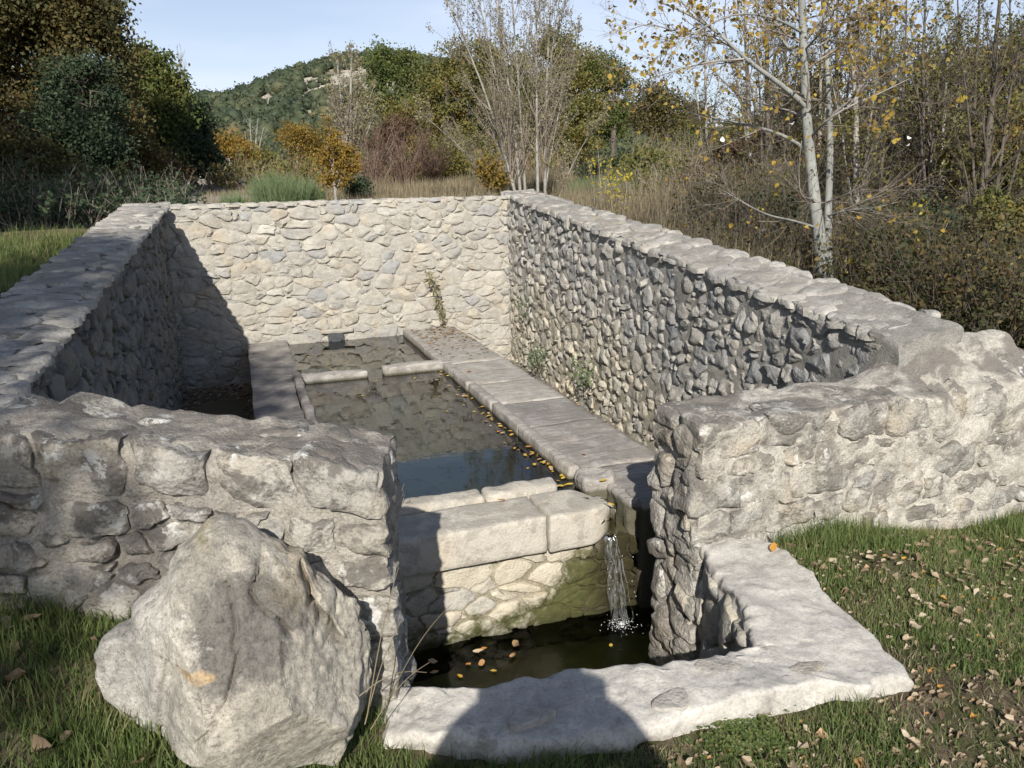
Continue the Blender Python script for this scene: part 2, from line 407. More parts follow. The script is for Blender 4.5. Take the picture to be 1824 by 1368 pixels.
def axis(lo, a, b, hi, d):
    mid = list(np.arange(a, b, d)); out = []; s = d; v = b
    while v < hi: out.append(v); s *= 1.13; v += s
    lo_l = []; s = d; v = a-d
    while v > lo: lo_l.append(v); s *= 1.13; v -= s
    return np.array(lo_l[::-1]+mid+out)
gx, gy = axis(-1500, -4.5, 8, 1500, .07), axis(-600, -1.5, 12, 1800, .07)
GX, GY = np.meshgrid(gx, gy, indexing='ij')
GZ = np.concatenate([ground_z(GX[i:i+40], GY[i:i+40]) for i in range(0, len(gx), 40)])
gf = grid_faces(len(gx), len(gy))
gv = np.stack([GX, GY, GZ], -1).reshape(-1, 3); cen = gv[gf].mean(1)
gf = gf[~in_poly(cen[:, 0], cen[:, 1], FOOT)]
n = N('soil and turf')
soil = n.mix(n.step(n.noise(9, 5, .6), .4, .62), (.09, .068, .045), (.20, .16, .11))
turf = n.mix(n.noise(30, 4), (.05, .055, .025), (.10, .10, .045))
dry = n.mix(n.noise(6, 5, .65), (.20, .16, .085), (.11, .09, .05))
px = n.sep(n.pos)
near = n.step(px[1], 3.0, 6.5)
c = n.mix(n.step(n.noise(3.5, 5, .6), .40, .56), soil, turf)
c = n.mix(near, c, n.mix(n.step(n.noise(.9, 4), .55, .62), dry, turf))
path = n.math('MULTIPLY', n.step(px[0], -3.6, -2.6), n.math('SUBTRACT', 1., n.step(px[0], .4, 1.6)))
path = n.math('MULTIPLY', path, n.step(px[1], 9.5, 13))
c = n.mix(n.math('MULTIPLY', path, n.step(n.noise(1.3, 5), .36, .5)), c, n.mix(n.noise(14, 5), (.24, .22, .185), (.34, .31, .27)))
n.bsdf(c, .97, .1, n.bump(n.noise(45, 8, .7), .9, .02)); M['ground'] = n.m
g = obj('ground', mk_mesh('ground', gv, gf), M['ground']); tag(g, kind='structure')
# ------------------------------------------------------------------ the stone enclosure
def topR(y): return .826+.103*(y-2.83)
def topL(y): return 1.0+(y-2.8)*.0712
TB = 1.415
rng = np.random.default_rng(11)

# back wall ------------------------------------------------------
bw = thing('stone_wall', 'pale sunlit rubble wall closing the far end of the wash basin', 'wall', (1.1, 8.9, 0))
V, F = strip_wall([(-.95, 8.715, TB-.012), (3.12, 8.715, TB-.02)], [(-.95, 9.07, TB-.01), (3.12, 9.07, TB-.02)], .03, .02, .012, 13, zbB=.7, caps=True)
o = MB().add(V, F[:, ::-1]).build('mortar', M['mortar_back'], None, (0, 0, 0)); o.parent = bw; o.location = (-1.1, -8.9, 0)
dom = [(-.76, -.6), (2.97, -.6), (2.97, TB), (-.76, TB)]
cl = cells(dom, .083, 1.8, rng, .55, 1.7)
sh, fc = stone_shapes(cl, 20, .007, (.003, .021), rng, rough=.24, tilt=.8, facets=5, base=.03, rnd=0, fcut=.8)
lay_stones(sh, fc, frame((0, 8.71, 0), (1, 0, 0), (0, 0, 1), (0, -1, 0)), M['stone_back'], bw, amp=.007, freq=30)
cl = cells([(-.72, 8.69), (3.0, 8.69), (3.0, 9.09), (-.72, 9.09)], .12, 1.3, rng)
sh, fc = stone_shapes(cl, 14, .006, (.006, .022), rng, tilt=.3)
lay_stones(sh, fc, frame((0, 0, TB-.014), (1, 0, 0), (0, 1, 0), (0, 0, 1)), M['stone_back'], bw, 'cap_stone', amp=.006)

# right long wall ------------------------------------------------
rw = thing('stone_wall', 'long rough rubble wall with a flat coping along the right of the basin', 'wall', (3.1, 5.7, 0))
V, F = strip_wall([(2.908, 2.84, topR(2.84)-.015), (2.938, 5.5, topR(5.5)-.012), (2.975, 8.72, topR(8.7)-.012)], [(3.30, 2.84, topR(2.84)+.04), (3.30, 5.5, topR(5.5)+.035), (3.30, 9.05, topR(9)-.012)], .04, .03, .010, 11, zbB=-.2)
o = MB().add(V, F).build('mortar', M['mortar_right'], None, (0, 0, 0)); o.parent = rw; o.location = (-3.1, -5.7, 0)
dom = [(2.93, -.62), (8.72, -.62), (8.72, topR(8.72)), (2.93, topR(2.93))]
cl = cells(dom, .094, 1.15, rng, .55, 1.6)
sh, fc = stone_shapes(cl, 18, .005, (.010, .034), rng, rough=.22, tilt=.6, facets=6, base=.03, fcut=1.0, rnd=0)
def rmap(A):
    x = 2.914+(A[..., 0]-2.9)*.0112-A[..., 2]; return np.stack([x, A[..., 0], A[..., 1]], -1)
lay_stones(sh, fc, rmap, M['stone_right'], rw, amp=.012, freq=20, flip=True)
cl = cells([(3.0, 2.88), (9.06, 2.88), (9.06, 3.33), (3.0, 3.33)], .21, 1.0, rng, .5, .5)
sh, fc = stone_shapes(cl, 22, .003, (.010, .028), rng, tilt=.3, rough=.15, rings=[(1.0, None), (1.01, .2), (.98, .7), (.9, .95), (.7, 1.0), (.45, 1.02), (.2, 1.02)])
def rtop(A): return np.stack([A[..., 1]+(A[..., 0]-2.9)*.0112, A[..., 0], topR(A[..., 0])-.014+A[..., 2]+.15*(A[..., 1]-3.0)*(1-sstep(5., 9, A[..., 0]))], -1)
lay_stones(sh, fc, rtop, M['stone_cap'], rw, 'cap_stone', amp=.012, freq=9, flip=True)

# left long wall -------------------------------------------------
lw = thing('stone_wall', 'long rubble wall with its inner face in deep shade on the left', 'wall', (-.93, 5.7, 0))
V, F = strip_wall([(-.765, 2.6, topL(2.6)-.012), (-.69, 8.72, topL(8.7)-.012)], [(-1.12, 2.6, topL(2.6)+.0), (-1.08, 9.05, topL(9)-.03)], .05, .02, .009, 12, zbB=.2)
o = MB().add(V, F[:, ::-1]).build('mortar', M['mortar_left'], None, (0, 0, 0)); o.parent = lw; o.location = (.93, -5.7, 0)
dom = [(2.75, -.6), (8.72, -.6), (8.72, topL(8.72)), (2.75, topL(2.75))]
cl = cells(dom, .095, 1.25, rng, .5, 1.2)
sh, fc = stone_shapes(cl, 14, .009, (.012, .04), rng, rough=.2, tilt=.4, facets=4, base=.03, fcut=.8, rnd=1)
def lmap(A): return np.stack([-.765+(A[..., 0]-2.6)*.0123+A[..., 2], A[..., 0], A[..., 1]], -1)
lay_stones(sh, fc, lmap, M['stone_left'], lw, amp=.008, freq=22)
cl = cells([(-1.13, 2.65), (-.68, 2.65), (-.68, 9.06), (-1.13, 9.06)], .125, 2.3, rng, .45, .5)
sh, fc = stone_shapes(cl, 20, .002, (.005, .022), rng, tilt=.35, rough=.12)
def ltop(A):
    k = (A[..., 1]-2.6)*.0123
    return np.stack([A[..., 0]+k-.06*0, A[..., 1], topL(A[..., 1])-.013+A[..., 2]], -1)
lay_stones(sh, fc, ltop, M['stone_cap'], lw, 'cap_stone', amp=.008, freq=12)

# front walls: big blocks, bevelled all round, that reach through half the thickness ------------------
BR = [(.2, 'b'), (.8, 'b'), (.93, 'c'), (1.0, 'd'), (1.0, 'e'), (1.0, 'f'), (1.0, 'g'), (1.0, .0), (.985, .45), (.93, .78), (.8, .95), (.6, 1.0), (.38, 1.02), (.18, 1.02)]
def block_shapes(polys, m, gap, H, T, rng, rnd=1, rough=.06, tilt=.3, facets=3):
    out = []
    for p in polys:
        dd = {'b': -T, 'c': -T+.012, 'd': -T+.03, 'e': -T*.7, 'f': -T*.45, 'g': -T*.2}
        rings = [(a, (0 if isinstance(h, str) else h)) for a, h in BR]
        s, f = stone_shapes([p], m, gap, H, rng, rings, rnd, rough, tilt, facets, fcut=.6)
        s = s[0]
        for k, (a, h) in enumerate(BR):
            if isinstance(h, str): s[k*m:(k+1)*m, 2] = dd[h]
        out.append(s)
    i = np.arange(m); f.append(np.stack([(i+1) % m, i, np.full(m, 0)], -1)[1:-1])
    return np.array(out), f
def courses(u0, u1, ztop, heights, widths, rng, jit=.014, zmin=-1):
    """courses of roughly squared blocks under a sloping top"""
    polys = []; v = 0.
    for hgt in heights:
        u = u0-rng.uniform(0, .08)*0
        while u < u1-.02:
            wd = rng.uniform(*widths)*(1.25 if hgt > .13 else .9)
            if u1-(u+wd) < widths[0]*.6: wd = u1-u
            e = min(u+wd, u1)
            split = hgt > .15 and rng.random() < .2
            for a, b in (((0, .5), (.5, 1)) if split else ((0, 1),)):
                c = [(u, ztop(u)-v-hgt*b), ((u+e)/2, ztop((u+e)/2)-v-hgt*b), (e, ztop(e)-v-hgt*b), (e, ztop(e)-v-hgt*(a+b)/2), (e, ztop(e)-v-hgt*a), ((u+e)/2, ztop((u+e)/2)-v-hgt*a), (u, ztop(u)-v-hgt*a)]
                q = np.array(c)+rng.uniform(-jit, jit, (7, 2))
                if v == 0 and a == 0: q[4:7, 1] = [ztop(e), ztop((u+e)/2), ztop(u)]; q[4:7, 1] += rng.uniform(-.012, .008, 3)
                if e == u1: q[2:5, 0] = u1+rng.uniform(-.012, .012)
                polys.append(q)
            u = e
        v += hgt
    return polys

# front left wall
fl = thing('stone_wall', 'low lichened rubble wall standing in dappled shade behind the boulder', 'wall', (-.4, 2.5, .2))
a = math.atan(.286); Uf = np.array([-math.cos(a), math.sin(a), 0]); Nf = np.array([-math.sin(a), -math.cos(a), 0]); O = np.array([.338, 2.118, 0])
def end_round(P):
    P = P.copy(); q = np.maximum(0, P[..., 0]-.22); P[..., 2] -= (q/.11)**2*.009*sstep(.5, .8, P[..., 2]); P[..., 0] -= sstep(.62, .84, P[..., 2])*sstep(.2, .33, P[..., 0])*.012; return P
def topF(u): return .825+.132*u
def P2(u, t, z): p = O+Uf*u-Nf*t; return (p[0], p[1], z)
V, F = strip_wall([P2(.012, .006, topF(0)-.012), P2(1.5, .006, topF(1.5)-.008)], [P2(.012, .36, topF(0)+.0), P2(1.5, .36, topF(1.5)+.01)], .018, .05, .017, 8, zbA=-.75, zbB=-.75, seed=21, oct=5, post=end_round)
o = MB().add(V, F).build('mortar', M['mortar_front'], None, (0, 0, 0)); o.parent = fl; o.location = (.4, -2.5, -.2)
r2 = np.random.default_rng(5)
ply = courses(0, 1.5, topF, [.175], (.13, .22), r2, .016)+cells([(.30, -.75), (1.5, -.75), (1.5, topF(1.5)-.18), (.30, topF(.3)-.18)], .085, 1.7, r2, .5, 1.8)+[q-np.array([0, .178]) for q in courses(0, .30, topF, [.13, .10, .15, .10, .14, .13, .14, .14, .14, .14], (.14, .2), r2, .012)]
sh, fc = block_shapes(ply, 34, .009, (.006, .024), .16, r2, rough=.15, rnd=0, facets=3, tilt=.35)
lay_stones(sh, fc, frame(O, Uf, (0, 0, 1), Nf), M['stone_front'], fl, 'block', amp=.013, freq=13, post=end_round, flip=True, limit=300, sharp=math.radians(32))
ply = courses(0, 1.5, topF, [.16, .13, .12, .14, .13, .12, .13, .12, .14, .14, .14], (.16, .30), r2)
sh, fc = block_shapes(ply, 26, .008, (.006, .02), .16, r2, rough=.10)
lay_stones(sh, fc, frame(O-Nf*.35, Uf, (0, 0, 1), -Nf), M['stone_front'], fl, 'block', amp=.013, freq=9, post=end_round, flip=False, limit=300, sharp=None)

# front right wall with its end face
fr = thing('stone_wall', 'pale squared rubble wall beside the lawn ending in a rough pier', 'wall', (2.4, 2.8, 0))
def ramp_r(P):
    x, y = P[..., 0], P[..., 1]; up = sstep(2.66, 3.2, x)*sstep(2.60, 2.9, y)*.175*sstep(.3, .6, P[..., 2])
    P = P.copy(); P[..., 2] += up; return P
def topP(u): return .63-.003*u
V, F = strip_wall([(1.70, 2.612, .622), (3.6, 2.60, .622)], [(1.71, 2.97, .632), (3.6, 2.97, .632)], .018, .03, .013, 9, zbA=-.8, zbB=-.8, post=ramp_r, seed=31, oct=5)
o = MB().add(V, F[:, ::-1]).build('mortar', M['mortar_post'], None, (0, 0, 0)); o.parent = fr; o.location = (-2.4, -2.8, 0)
r3 = np.random.default_rng(8)
ply = courses(1.675, 3.6, topP, [.16, .075, .165, .13, .09, .14, .13, .12, .14, .13, .12], (.13, .28), r3, .014)
sh, fc = block_shapes(ply, 36, .004, (.009, .026), .17, r3, rough=.13, rnd=0, facets=3, tilt=.35)
lay_stones(sh, fc, frame((0, 2.615, 0), (1, 0, 0), (0, 0, 1), (0, -1, 0)), M['stone_post'], fr, 'block', amp=.015, freq=12, post=ramp_r, sharp=math.radians(32))
ply = courses(1.68, 3.3, topP, [.19, .16, .13, .16, .12, .15, .14, .13, .14], (.15, .30), r3, .012)
sh, fc = block_shapes(ply, 26, .007, (.006, .02), .165, r3, rough=.08)
lay_stones(sh, fc, frame((0, 2.965, 0), (1, 0, 0), (0, 0, 1), (0, 1, 0)), M['stone_post'], fr, 'block', amp=.011, freq=9, flip=True, post=ramp_r, sharp=None)
# rough split faces on the end of the pier and down the side of the sump
dom = [(-2.98, -.85), (-2.63, -.85), (-2.63, .60), (-2.98, .60)]
cl = cells(dom, .155, .85, r3, .5, .5)
sh, fc = stone_shapes(cl, 22, .006, (.02, .05), r3, rough=.1, tilt=.5, facets=5, base=.05, fcut=.8, rnd=1)
lay_stones(sh, fc, frame((1.705, 0, 0), (0, -1, 0), (0, 0, 1), (-1, 0, 0)), M['stone_post'], fr, 'end_stone', amp=.01, freq=14)

# the low L shaped kerb wall round the sump
lk = thing('kerb_wall', 'low whitish L shaped kerb wall round the overflow pit', 'wall', (1.2, 1.9, 0))
def jag(P):
    z = sstep(-.12, .04, P[..., 2])[..., None]; q = P.copy(); q[..., :2] += vfbm(P, 3.2, 2, 77)[..., :2]*.03*z+vfbm(P, 11, 4, 78, .6)[..., :2]*.014
    q[..., 2] += .010*fbm(P, 4, 2, 80); return q
outer = [(.27, 1.99, .03), (.42, 1.90, .055), (.58, 1.80, .065), (.9, 1.73, .07), (1.16, 1.72, .075), (1.45, 1.69, .08), (1.86, 1.635, .06), (1.91, 1.86, .075), (1.96, 2.12, .085), (1.99, 2.35, .09), (2.02, 2.62, .09)]
inner = [(.30, 2.25, .04), (.40, 2.15, .06), (.57, 2.09, .07), (.80, 2.06, .08), (1.06, 2.0, .08), (1.28, 1.965, .08), (1.51, 1.96, .08), (1.565, 2.1, .085), (1.62, 2.25, .09), (1.67, 2.42, .09), (1.72, 2.62, .09)]
V, F = strip_wall(outer, inner, .014, .02, .006, 16, zbA=-.15, zbB=-.8, post=jag, seed=41, oct=5)
n = N('whitish lime render')
c = n.mix(n.step(n.noise(4, 6, .6), .35, .65), (.54, .51, .46), (.45, .425, .385))
c = n.mix(1, c, n.ramp(n.noise(100, 6, .75), [(.34, .72), (.5, 1.0), (.66, 1.1)]), 'MULTIPLY')
c = n.mix(1, c, n.ramp(n.noise(13, 6, .7), [(.36, .80), (.6, 1.05)]), 'MULTIPLY')
ck = n.math('ABSOLUTE', n.math('SUBTRACT', n.noise(3.2, 5, .6, dist=1.2), .5)); c = n.mix(n.math('MULTIPLY', n.step(ck, .004, .0005), .22), c, (.16, .145, .13))
c = n.mix(n.math('MULTIPLY', n.step(n.noise(7, 6, .7, dist=.6), .58, .66), .55), c, (.23, .215, .195))
under = n.step(n.sep(n.pos)[2], -.1, -.35)
c = n.mix(n.math('MULTIPLY', under, .7), c, (.2, .195, .17))
n.bsdf(c, .93, .2, n.bump(n.math('ADD', n.noise(30, 10, .75), n.math('MULTIPLY', n.step(ck, .0, .012), .06)), .8, .008)); M['render'] = n.m
o = MB().add(V, F[:, ::-1]).build('mortar', M['render'], None, (0, 0, 0)); o.parent = lk; o.location = (-1.2, -1.9, 0)
# flat stones bedded in its top
r4 = np.random.default_rng(3); ply = []
for (x, y, a, b, rot) in [(1.58, 1.76, .09, .045, .2), (.66, 1.88, .09, .05, .2), (1.30, 1.88, .09, .04, .3), (1.80, 2.36, .12, .06, 1.3), (1.12, 1.78, .11, .05, .05)]:
    th = np.sort(r4.uniform(0, 6.28, 7)); q = np.stack([a*np.cos(th), b*np.sin(th)], -1)*r4.uniform(.85, 1.1, (7, 1))
    c, s = math.cos(-rot), math.sin(-rot); ply.append(np.stack([x+q[:, 0]*c-q[:, 1]*s, y+q[:, 0]*s+q[:, 1]*c], -1))
sh, fc = stone_shapes(ply, 26, .0, (.001, .007), r4, base=.04, rough=.15, tilt=.3)
M['stone_kerb'] = stone_mat('bedded kerb stone', [(0, (.40, .37, .33)), (.5, (.46, .43, .385)), (1, (.36, .335, .30))], .3, .3, .2, .7, .3)
lay_stones(sh, fc, frame((0, 0, .079), (1, 0, 0), (0, 1, 0), (0, 0, 1)), M['stone_kerb'], lk, 'stone', amp=.003, freq=14, sharp=None)
# rough stones of the pit side under its arm and under the front
cl = cells([(-2.66, -.8), (-1.98, -.8), (-1.98, .045), (-2.66, .045)], .15, .9, r4, .5, .5)
sh, fc = stone_shapes(cl, 20, .006, (.02, .05), r4, rough=.1, tilt=.5, facets=5, base=.05, fcut=.8, rnd=1)
def amap(A): y = -A[..., 0]; return np.stack([1.50+(y-1.96)*.333-A[..., 2]+.02, y, A[..., 1]], -1)
lay_stones(sh, fc, amap, M['stone_right'], lk, 'side_stone', amp=.01, freq=14)
# ------------------------------------------------------------------ the wash basin
def weld(V, F, tol=1e-5):
    k = np.round(V/tol).astype(np.int64); _, idx, inv = np.unique(k, axis=0, return_index=True, return_inverse=True)
    inv = inv.reshape(-1); F = inv[F]; return V[idx], F
def rbox(lo, hi, rr=.02, res=.04):
    lo, hi = np.array(lo, float), np.array(hi, float); Vs = []; Fs = []; off = 0
    for ax in range(3):
        a, b = [(1, 2), (2, 0), (0, 1)][ax]
        na, nb = [max(3, int((hi[k]-lo[k])/res)+2) for k in (a, b)]
        ta, tb = [np.sort(np.concatenate([np.linspace(lo[k], hi[k], q), [lo[k]+rr*.4, hi[k]-rr*.4]])) for k, q in ((a, na), (b, nb))]
        A, B = np.meshgrid(ta, tb, indexing='ij')
        for side in (0, 1):
            P = np.zeros(A.shape+(3,)); P[..., a] = A; P[..., b] = B; P[..., ax] = hi[ax] if side else lo[ax]
            f = grid_faces(len(ta), len(tb), off); Fs.append(f if side else f[:, ::-1]); Vs.append(P.reshape(-1, 3)); off += P.size//3
    V = np.concatenate(Vs); F = np.concatenate(Fs); q = np.clip(V, lo+rr, hi-rr); V = q+rr*unit(V-q)
    return weld(V, F)
def slab(name, lo, hi, mat, parent, rr=.02, res=.04, amp=.006, freq=8, seed=51, post=None, oct=4):
    V, F = rbox(lo, hi, rr, res)
    if post is not None: V = post(V)
    V = V+vfbm(V, freq, oct, seed)*amp; c = (np.array(lo)+np.array(hi))/2
    o = obj(name, mk_mesh(name, V-c, F), mat, parent); o.location = c-np.array(parent.location) if parent else c
    return o
def moss_low(n, c):
    x, y, z = n.sep(n.pos)
    t = n.math('ADD', n.math('MULTIPLY', n.step(z, -.28, -.62), .75), n.math('MULTIPLY', n.step(x, 1.15, 1.6), n.step(z, -.1, -.35)))
    t = n.math('ADD', t, n.math('MULTIPLY', n.math('SUBTRACT', n.noise(11, 6, .7), .5), 1.6))
    c = n.mix(n.step(t, .45, .95), c, n.mix(n.noise(24, 5), (.04, .052, .016), (.12, .112, .048)))
    c = n.mix(n.math('MULTIPLY', n.step(x, 1.5, 1.66), n.step(z, .0, -.2)), c, (.035, .03, .014))
    return n.mix(n.step(z, -.56, -.70), c, (.03, .03, .014))
M['stone_basin'] = stone_mat('cream basin rubble', [(0, (.46, .42, .34)), (.4, (.53, .49, .40)), (.6, (.38, .37, .345)), (.8, (.50, .45, .35)), (1, (.56, .525, .44))], .3, .0, .2, .6, .3, moss=moss_low)
M['mortar_basin'] = mortar_mat('basin mortar', (.40, .365, .29), (.32, .285, .21), .0, moss=moss_low)
def speck(n, c):
    x, y, z = n.sep(n.pos)
    s = n.math('MULTIPLY', n.step(n.noise(130, 3, .6), .60, .66), n.step(n.noise(9, 4), .46, .6))
    c = n.mix(n.math('MULTIPLY', s, .7), c, (.12, .11, .10))
    wet = n.math('MULTIPLY', n.step(x, 1.6, 1.66), n.step(y, 3.72, 3.6))
    return n.mix(n.math('MULTIPLY', wet, n.step(z, .0, -.1)), c, (.05, .045, .02))
M['ledge'] = stone_mat('smooth limestone ledge', [(0, (.44, .41, .35)), (1, (.49, .455, .39))], .2, .35, .16, .4, .3, moss=speck, dscale=6)
def wetline(n, c):
    x, y, z = n.sep(n.pos)
    streak = n.noise(1, 6, .7, vec=n.mp((5, 34, 5)))
    c = n.mix(n.math('MULTIPLY', n.step(streak, .46, .62), .55), c, (.155, .14, .128))
    e = n.step(z, -.055, -.085)
    return n.mix(n.math('MULTIPLY', e, .85), c, (.07, .065, .035))
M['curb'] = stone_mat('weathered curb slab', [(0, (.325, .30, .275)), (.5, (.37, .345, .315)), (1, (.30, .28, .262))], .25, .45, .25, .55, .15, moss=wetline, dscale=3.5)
M['curb_pale'] = stone_mat('pale curb slab', [(0, (.385, .36, .325)), (.5, (.425, .40, .36)), (1, (.36, .34, .31))], .3, .25, .22, .55, .2, moss=wetline, dscale=3.5)  # paler ramp with less dark mottling than the other slabs

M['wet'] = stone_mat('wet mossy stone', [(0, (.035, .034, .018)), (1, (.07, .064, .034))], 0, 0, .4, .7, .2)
bs = thing('wash_basin', 'long stone wash basin with flat curbs and still water between the rubble walls', 'wash basin', (1.03, 6.0, -.5))
# front ledge, two blocks; the right one has a rounded end
def rnd_end(P):
    P = P.copy(); k = sstep(1.50, 1.665, P[:, 0]); P[:, 1] += (P[:, 1] > 3.5)*(-.20*k**2)+(P[:, 1] < 3.42)*.03*k**2
    P[:, 2] += (P[:, 2] < -.12)*(.05*k**2); return P
slab('ledge_block', (.20, 3.335, -.205), (1.308, 3.63, -.012), M['ledge'], bs, .014, .03, .004, 5)
slab('ledge_block', (1.315, 3.33, -.215), (1.665, 3.63, -.008), M['ledge'], bs, .018, .02, .005, 6, post=rnd_end)
slab('rim_stone', (.20, 3.64, -.20), (1.085, 3.775, .012), M['ledge'], bs, .028, .025, .008, 9)
slab('rim_stone', (1.095, 3.645, -.20), (1.50, 3.775, .022), M['ledge'], bs, .035, .02, .010, 9)
slab('apron', (.22, 3.405, -1.0), (1.60, 3.62, -.21), M['mortar_basin'], bs, .01, .05, .006, 8)
# rubble front under the ledge
r5 = np.random.default_rng(17)
cl = cells([(.25, -.95), (1.86, -.95), (1.86, -.21), (.25, -.21)], .072, 1.9, r5, .5, 1.7)
sh, fc = stone_shapes(cl, 26, .009, (.004, .014), r5, rough=.2, tilt=.4, base=.03, rnd=0, facets=4)
lay_stones(sh, fc, frame((0, 3.396, 0), (1, 0, 0), (0, 0, 1), (0, -1, 0)), M['stone_basin'], bs, amp=.005, freq=20)
# right curb slabs with a raised rim on the water side
ys = [3.34, 3.92, 4.79, 5.40, 6.03, 6.86, 8.70]; xr = np.linspace(1.64, 1.668, 6)
for k in range(6):
    a, b = ys[k]+.004, ys[k+1]-.004
    x0 = 1.665+(.09 if k == 0 else 0)
    slab('curb_slab', (x0+.085, a, -.95 if k == 0 else -.60), (2.27, b, -.032+.003*(k % 2)), M['curb_pale'] if k > 2 else M['curb'], bs, .014, .05, .006, 5, seed=60+k)
    if k: slab('curb_rim', (x0, a, -.60), (x0+.080, b, -.012), M['curb_pale'], bs, .02, .03, .006, 7, seed=70+k)
slab('spout_stone', (1.67, 3.68, -.30), (1.86, 3.86, .0), M['curb_pale'], bs, .035, .015, .018, 9)
slab('spout_stone', (1.79, 3.40, -.30), (1.90, 3.70, -.040), M['curb_pale'], bs, .025, .015, .014, 9)
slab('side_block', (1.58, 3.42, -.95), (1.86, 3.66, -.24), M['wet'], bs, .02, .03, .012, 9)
def chn(P):
    P = P.copy(); P[:, 2] -= .10*sstep(3.8, 3.35, P[:, 1]); return P
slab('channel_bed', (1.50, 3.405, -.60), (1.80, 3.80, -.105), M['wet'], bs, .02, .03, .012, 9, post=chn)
# left curb
for k, (a, b) in enumerate([(3.70, 5.04), (5.05, 7.0), (7.01, 8.70)]):
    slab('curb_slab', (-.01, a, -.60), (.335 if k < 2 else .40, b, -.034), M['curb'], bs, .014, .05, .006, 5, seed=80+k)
    if k < 2: slab('curb_rim', (.342, a, -.60), (.412, b, .0), M['curb'], bs, .025, .03, .008, 6, seed=85+k)
slab('divider_bar', (.40, 6.85, -.26), (.985, 6.965, -.018), M['curb_pale'], bs, .03, .025, .009, 8)
slab('divider_bar', (1.125, 6.86, -.26), (1.70, 6.985, -.008), M['curb_pale'], bs, .03, .025, .009, 8)
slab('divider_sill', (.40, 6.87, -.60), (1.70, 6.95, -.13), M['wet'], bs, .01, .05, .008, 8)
n = N('silty basin floor')
c = n.mix(n.step(n.noise(2.2, 6, .65), .4, .62), (.27, .265, .175), (.40, .385, .26))
c = n.mix(n.math('MULTIPLY', n.step(n.noise(16, 5, .7), .55, .68), .7), c, (.03, .032, .018))
n.bsdf(c, .95, .1); M['silt'] = n.m
slab('basin_floor', (.35, 3.60, -.62), (1.74, 8.72, -.30), M['silt'], bs, .01, .06, .010, 4)
# inlet under a lintel in the far wall
inl = thing('inlet_spout', 'small dark inlet block under a pale lintel at the foot of the far wall', 'spout', (.93, 8.62, -.04))
slab('lintel', (.77, 8.672, -.002), (1.12, 8.74, .05), M['stone_back'], inl, .02, .03, .008, 12)
M['slate'] = stone_mat('dark wet block and opening shade', [(0, (.06, .065, .07)), (1, (.08, .085, .09))], 0, 0, .3, .5, 0)
slab('spout_block', (.87, 8.65, -.14), (.98, 8.70, -.055), M['slate'], inl, .015, .03, .004, 12)
slab('opening_shade', (.84, 8.684, -.09), (1.01, 8.725, .0), M['slate'], inl, .005, .03, .002, 12)  # solid slab, its dark colour stands for the shade inside the inlet slot
# side passages
n = N('passage floor'); c = n.mix(n.noise(5, 6, .6), (.13, .12, .10), (.22, .205, .18)); n.bsdf(c, .95, .1, n.bump(n.noise(50, 6), .6)); M['floor'] = n.m
o = slab('passage_floor', (-.80, 2.55, -.75), (-.005, 8.75, -.52), M['floor'], None, .01, .08, .012, 4); tag(o, kind='structure')
o = slab('passage_floor', (2.25, 2.9, -.75), (3.0, 8.75, -.50), M['floor'], None, .01, .08, .02, 4); tag(o, kind='structure')
o = slab('floor_slab', (-.62, 7.0, -.53), (-.06, 8.28, -.487), M['curb'], None, .012, .05, .006, 6)
tag(o, 'grey flat slab on the shaded floor left of the basin', 'slab')
n = N('dark silt'); n.bsdf(n.mix(n.noise(8, 6, .7), (.07, .07, .03), (.30, .27, .13)), .95, .1); M['dark_silt'] = n.m
o = slab('pit_floor', (.25, 1.9, -.95), (2.3, 3.5, -.78), M['dark_silt'], None, .01, .05, .03, 6); tag(o, kind='structure')

def water_mat(name, tint, rip, rscale, rough=.02, mul=1.0):
    n = N(name)
    nrm = n.bump(n.noise(1, 4, .5, vec=n.mp(rscale)), rip, .01)
    fr = n.node('ShaderNodeFresnel'); fr.inputs[0].default_value = 1.34; n.lk(nrm, fr.inputs['Normal'])
    gl = n.node('ShaderNodeBsdfGlossy'); gl.inputs['Roughness'].default_value = rough; n.lk(nrm, gl.inputs['Normal'])
    tr = n.node('ShaderNodeBsdfTransparent'); tr.inputs[0].default_value = (*tint, 1)
    mxs = n.node('ShaderNodeMixShader'); n.lk(n.math('MULTIPLY', fr.outputs[0], mul, clamp=True), mxs.inputs[0])
    n.t.links.new(tr.outputs[0], mxs.inputs[1]); n.t.links.new(gl.outputs[0], mxs.inputs[2]); n.fin(mxs.outputs[0]); return n.m
M['water'] = water_mat('still clear water', (.88, .92, .80), .06, (5, 10, 1), .012, 1.5)
M['pit_water'] = water_mat('moving shallow water', (.72, .74, .5), .3, (26, 26, 1), .03)
def sheet(name, x0, x1, y0, y1, z, mat, res=.05, amp=0., freq=6):
    nx, ny = int((x1-x0)/res)+2, int((y1-y0)/res)+2
    X, Y = np.meshgrid(np.linspace(x0, x1, nx), np.linspace(y0, y1, ny), indexing='ij'); P = np.stack([X, Y, np.full_like(X, z)], -1).reshape(-1, 3)
    if amp: P[:, 2] += amp*fbm(P, freq, 3, 7)
    c = np.array([(x0+x1)/2, (y0+y1)/2, z]); o = obj(name, mk_mesh(name, P-c, grid_faces(nx, ny)), mat, None, c); return tag(o, kind='structure')
sheet('basin_water', .38, 1.70, 3.70, 8.72, -.088, M['water'])
sheet('pit_water', .28, 2.25, 1.95, 3.48, -.637, M['pit_water'], .03, .006, 9)

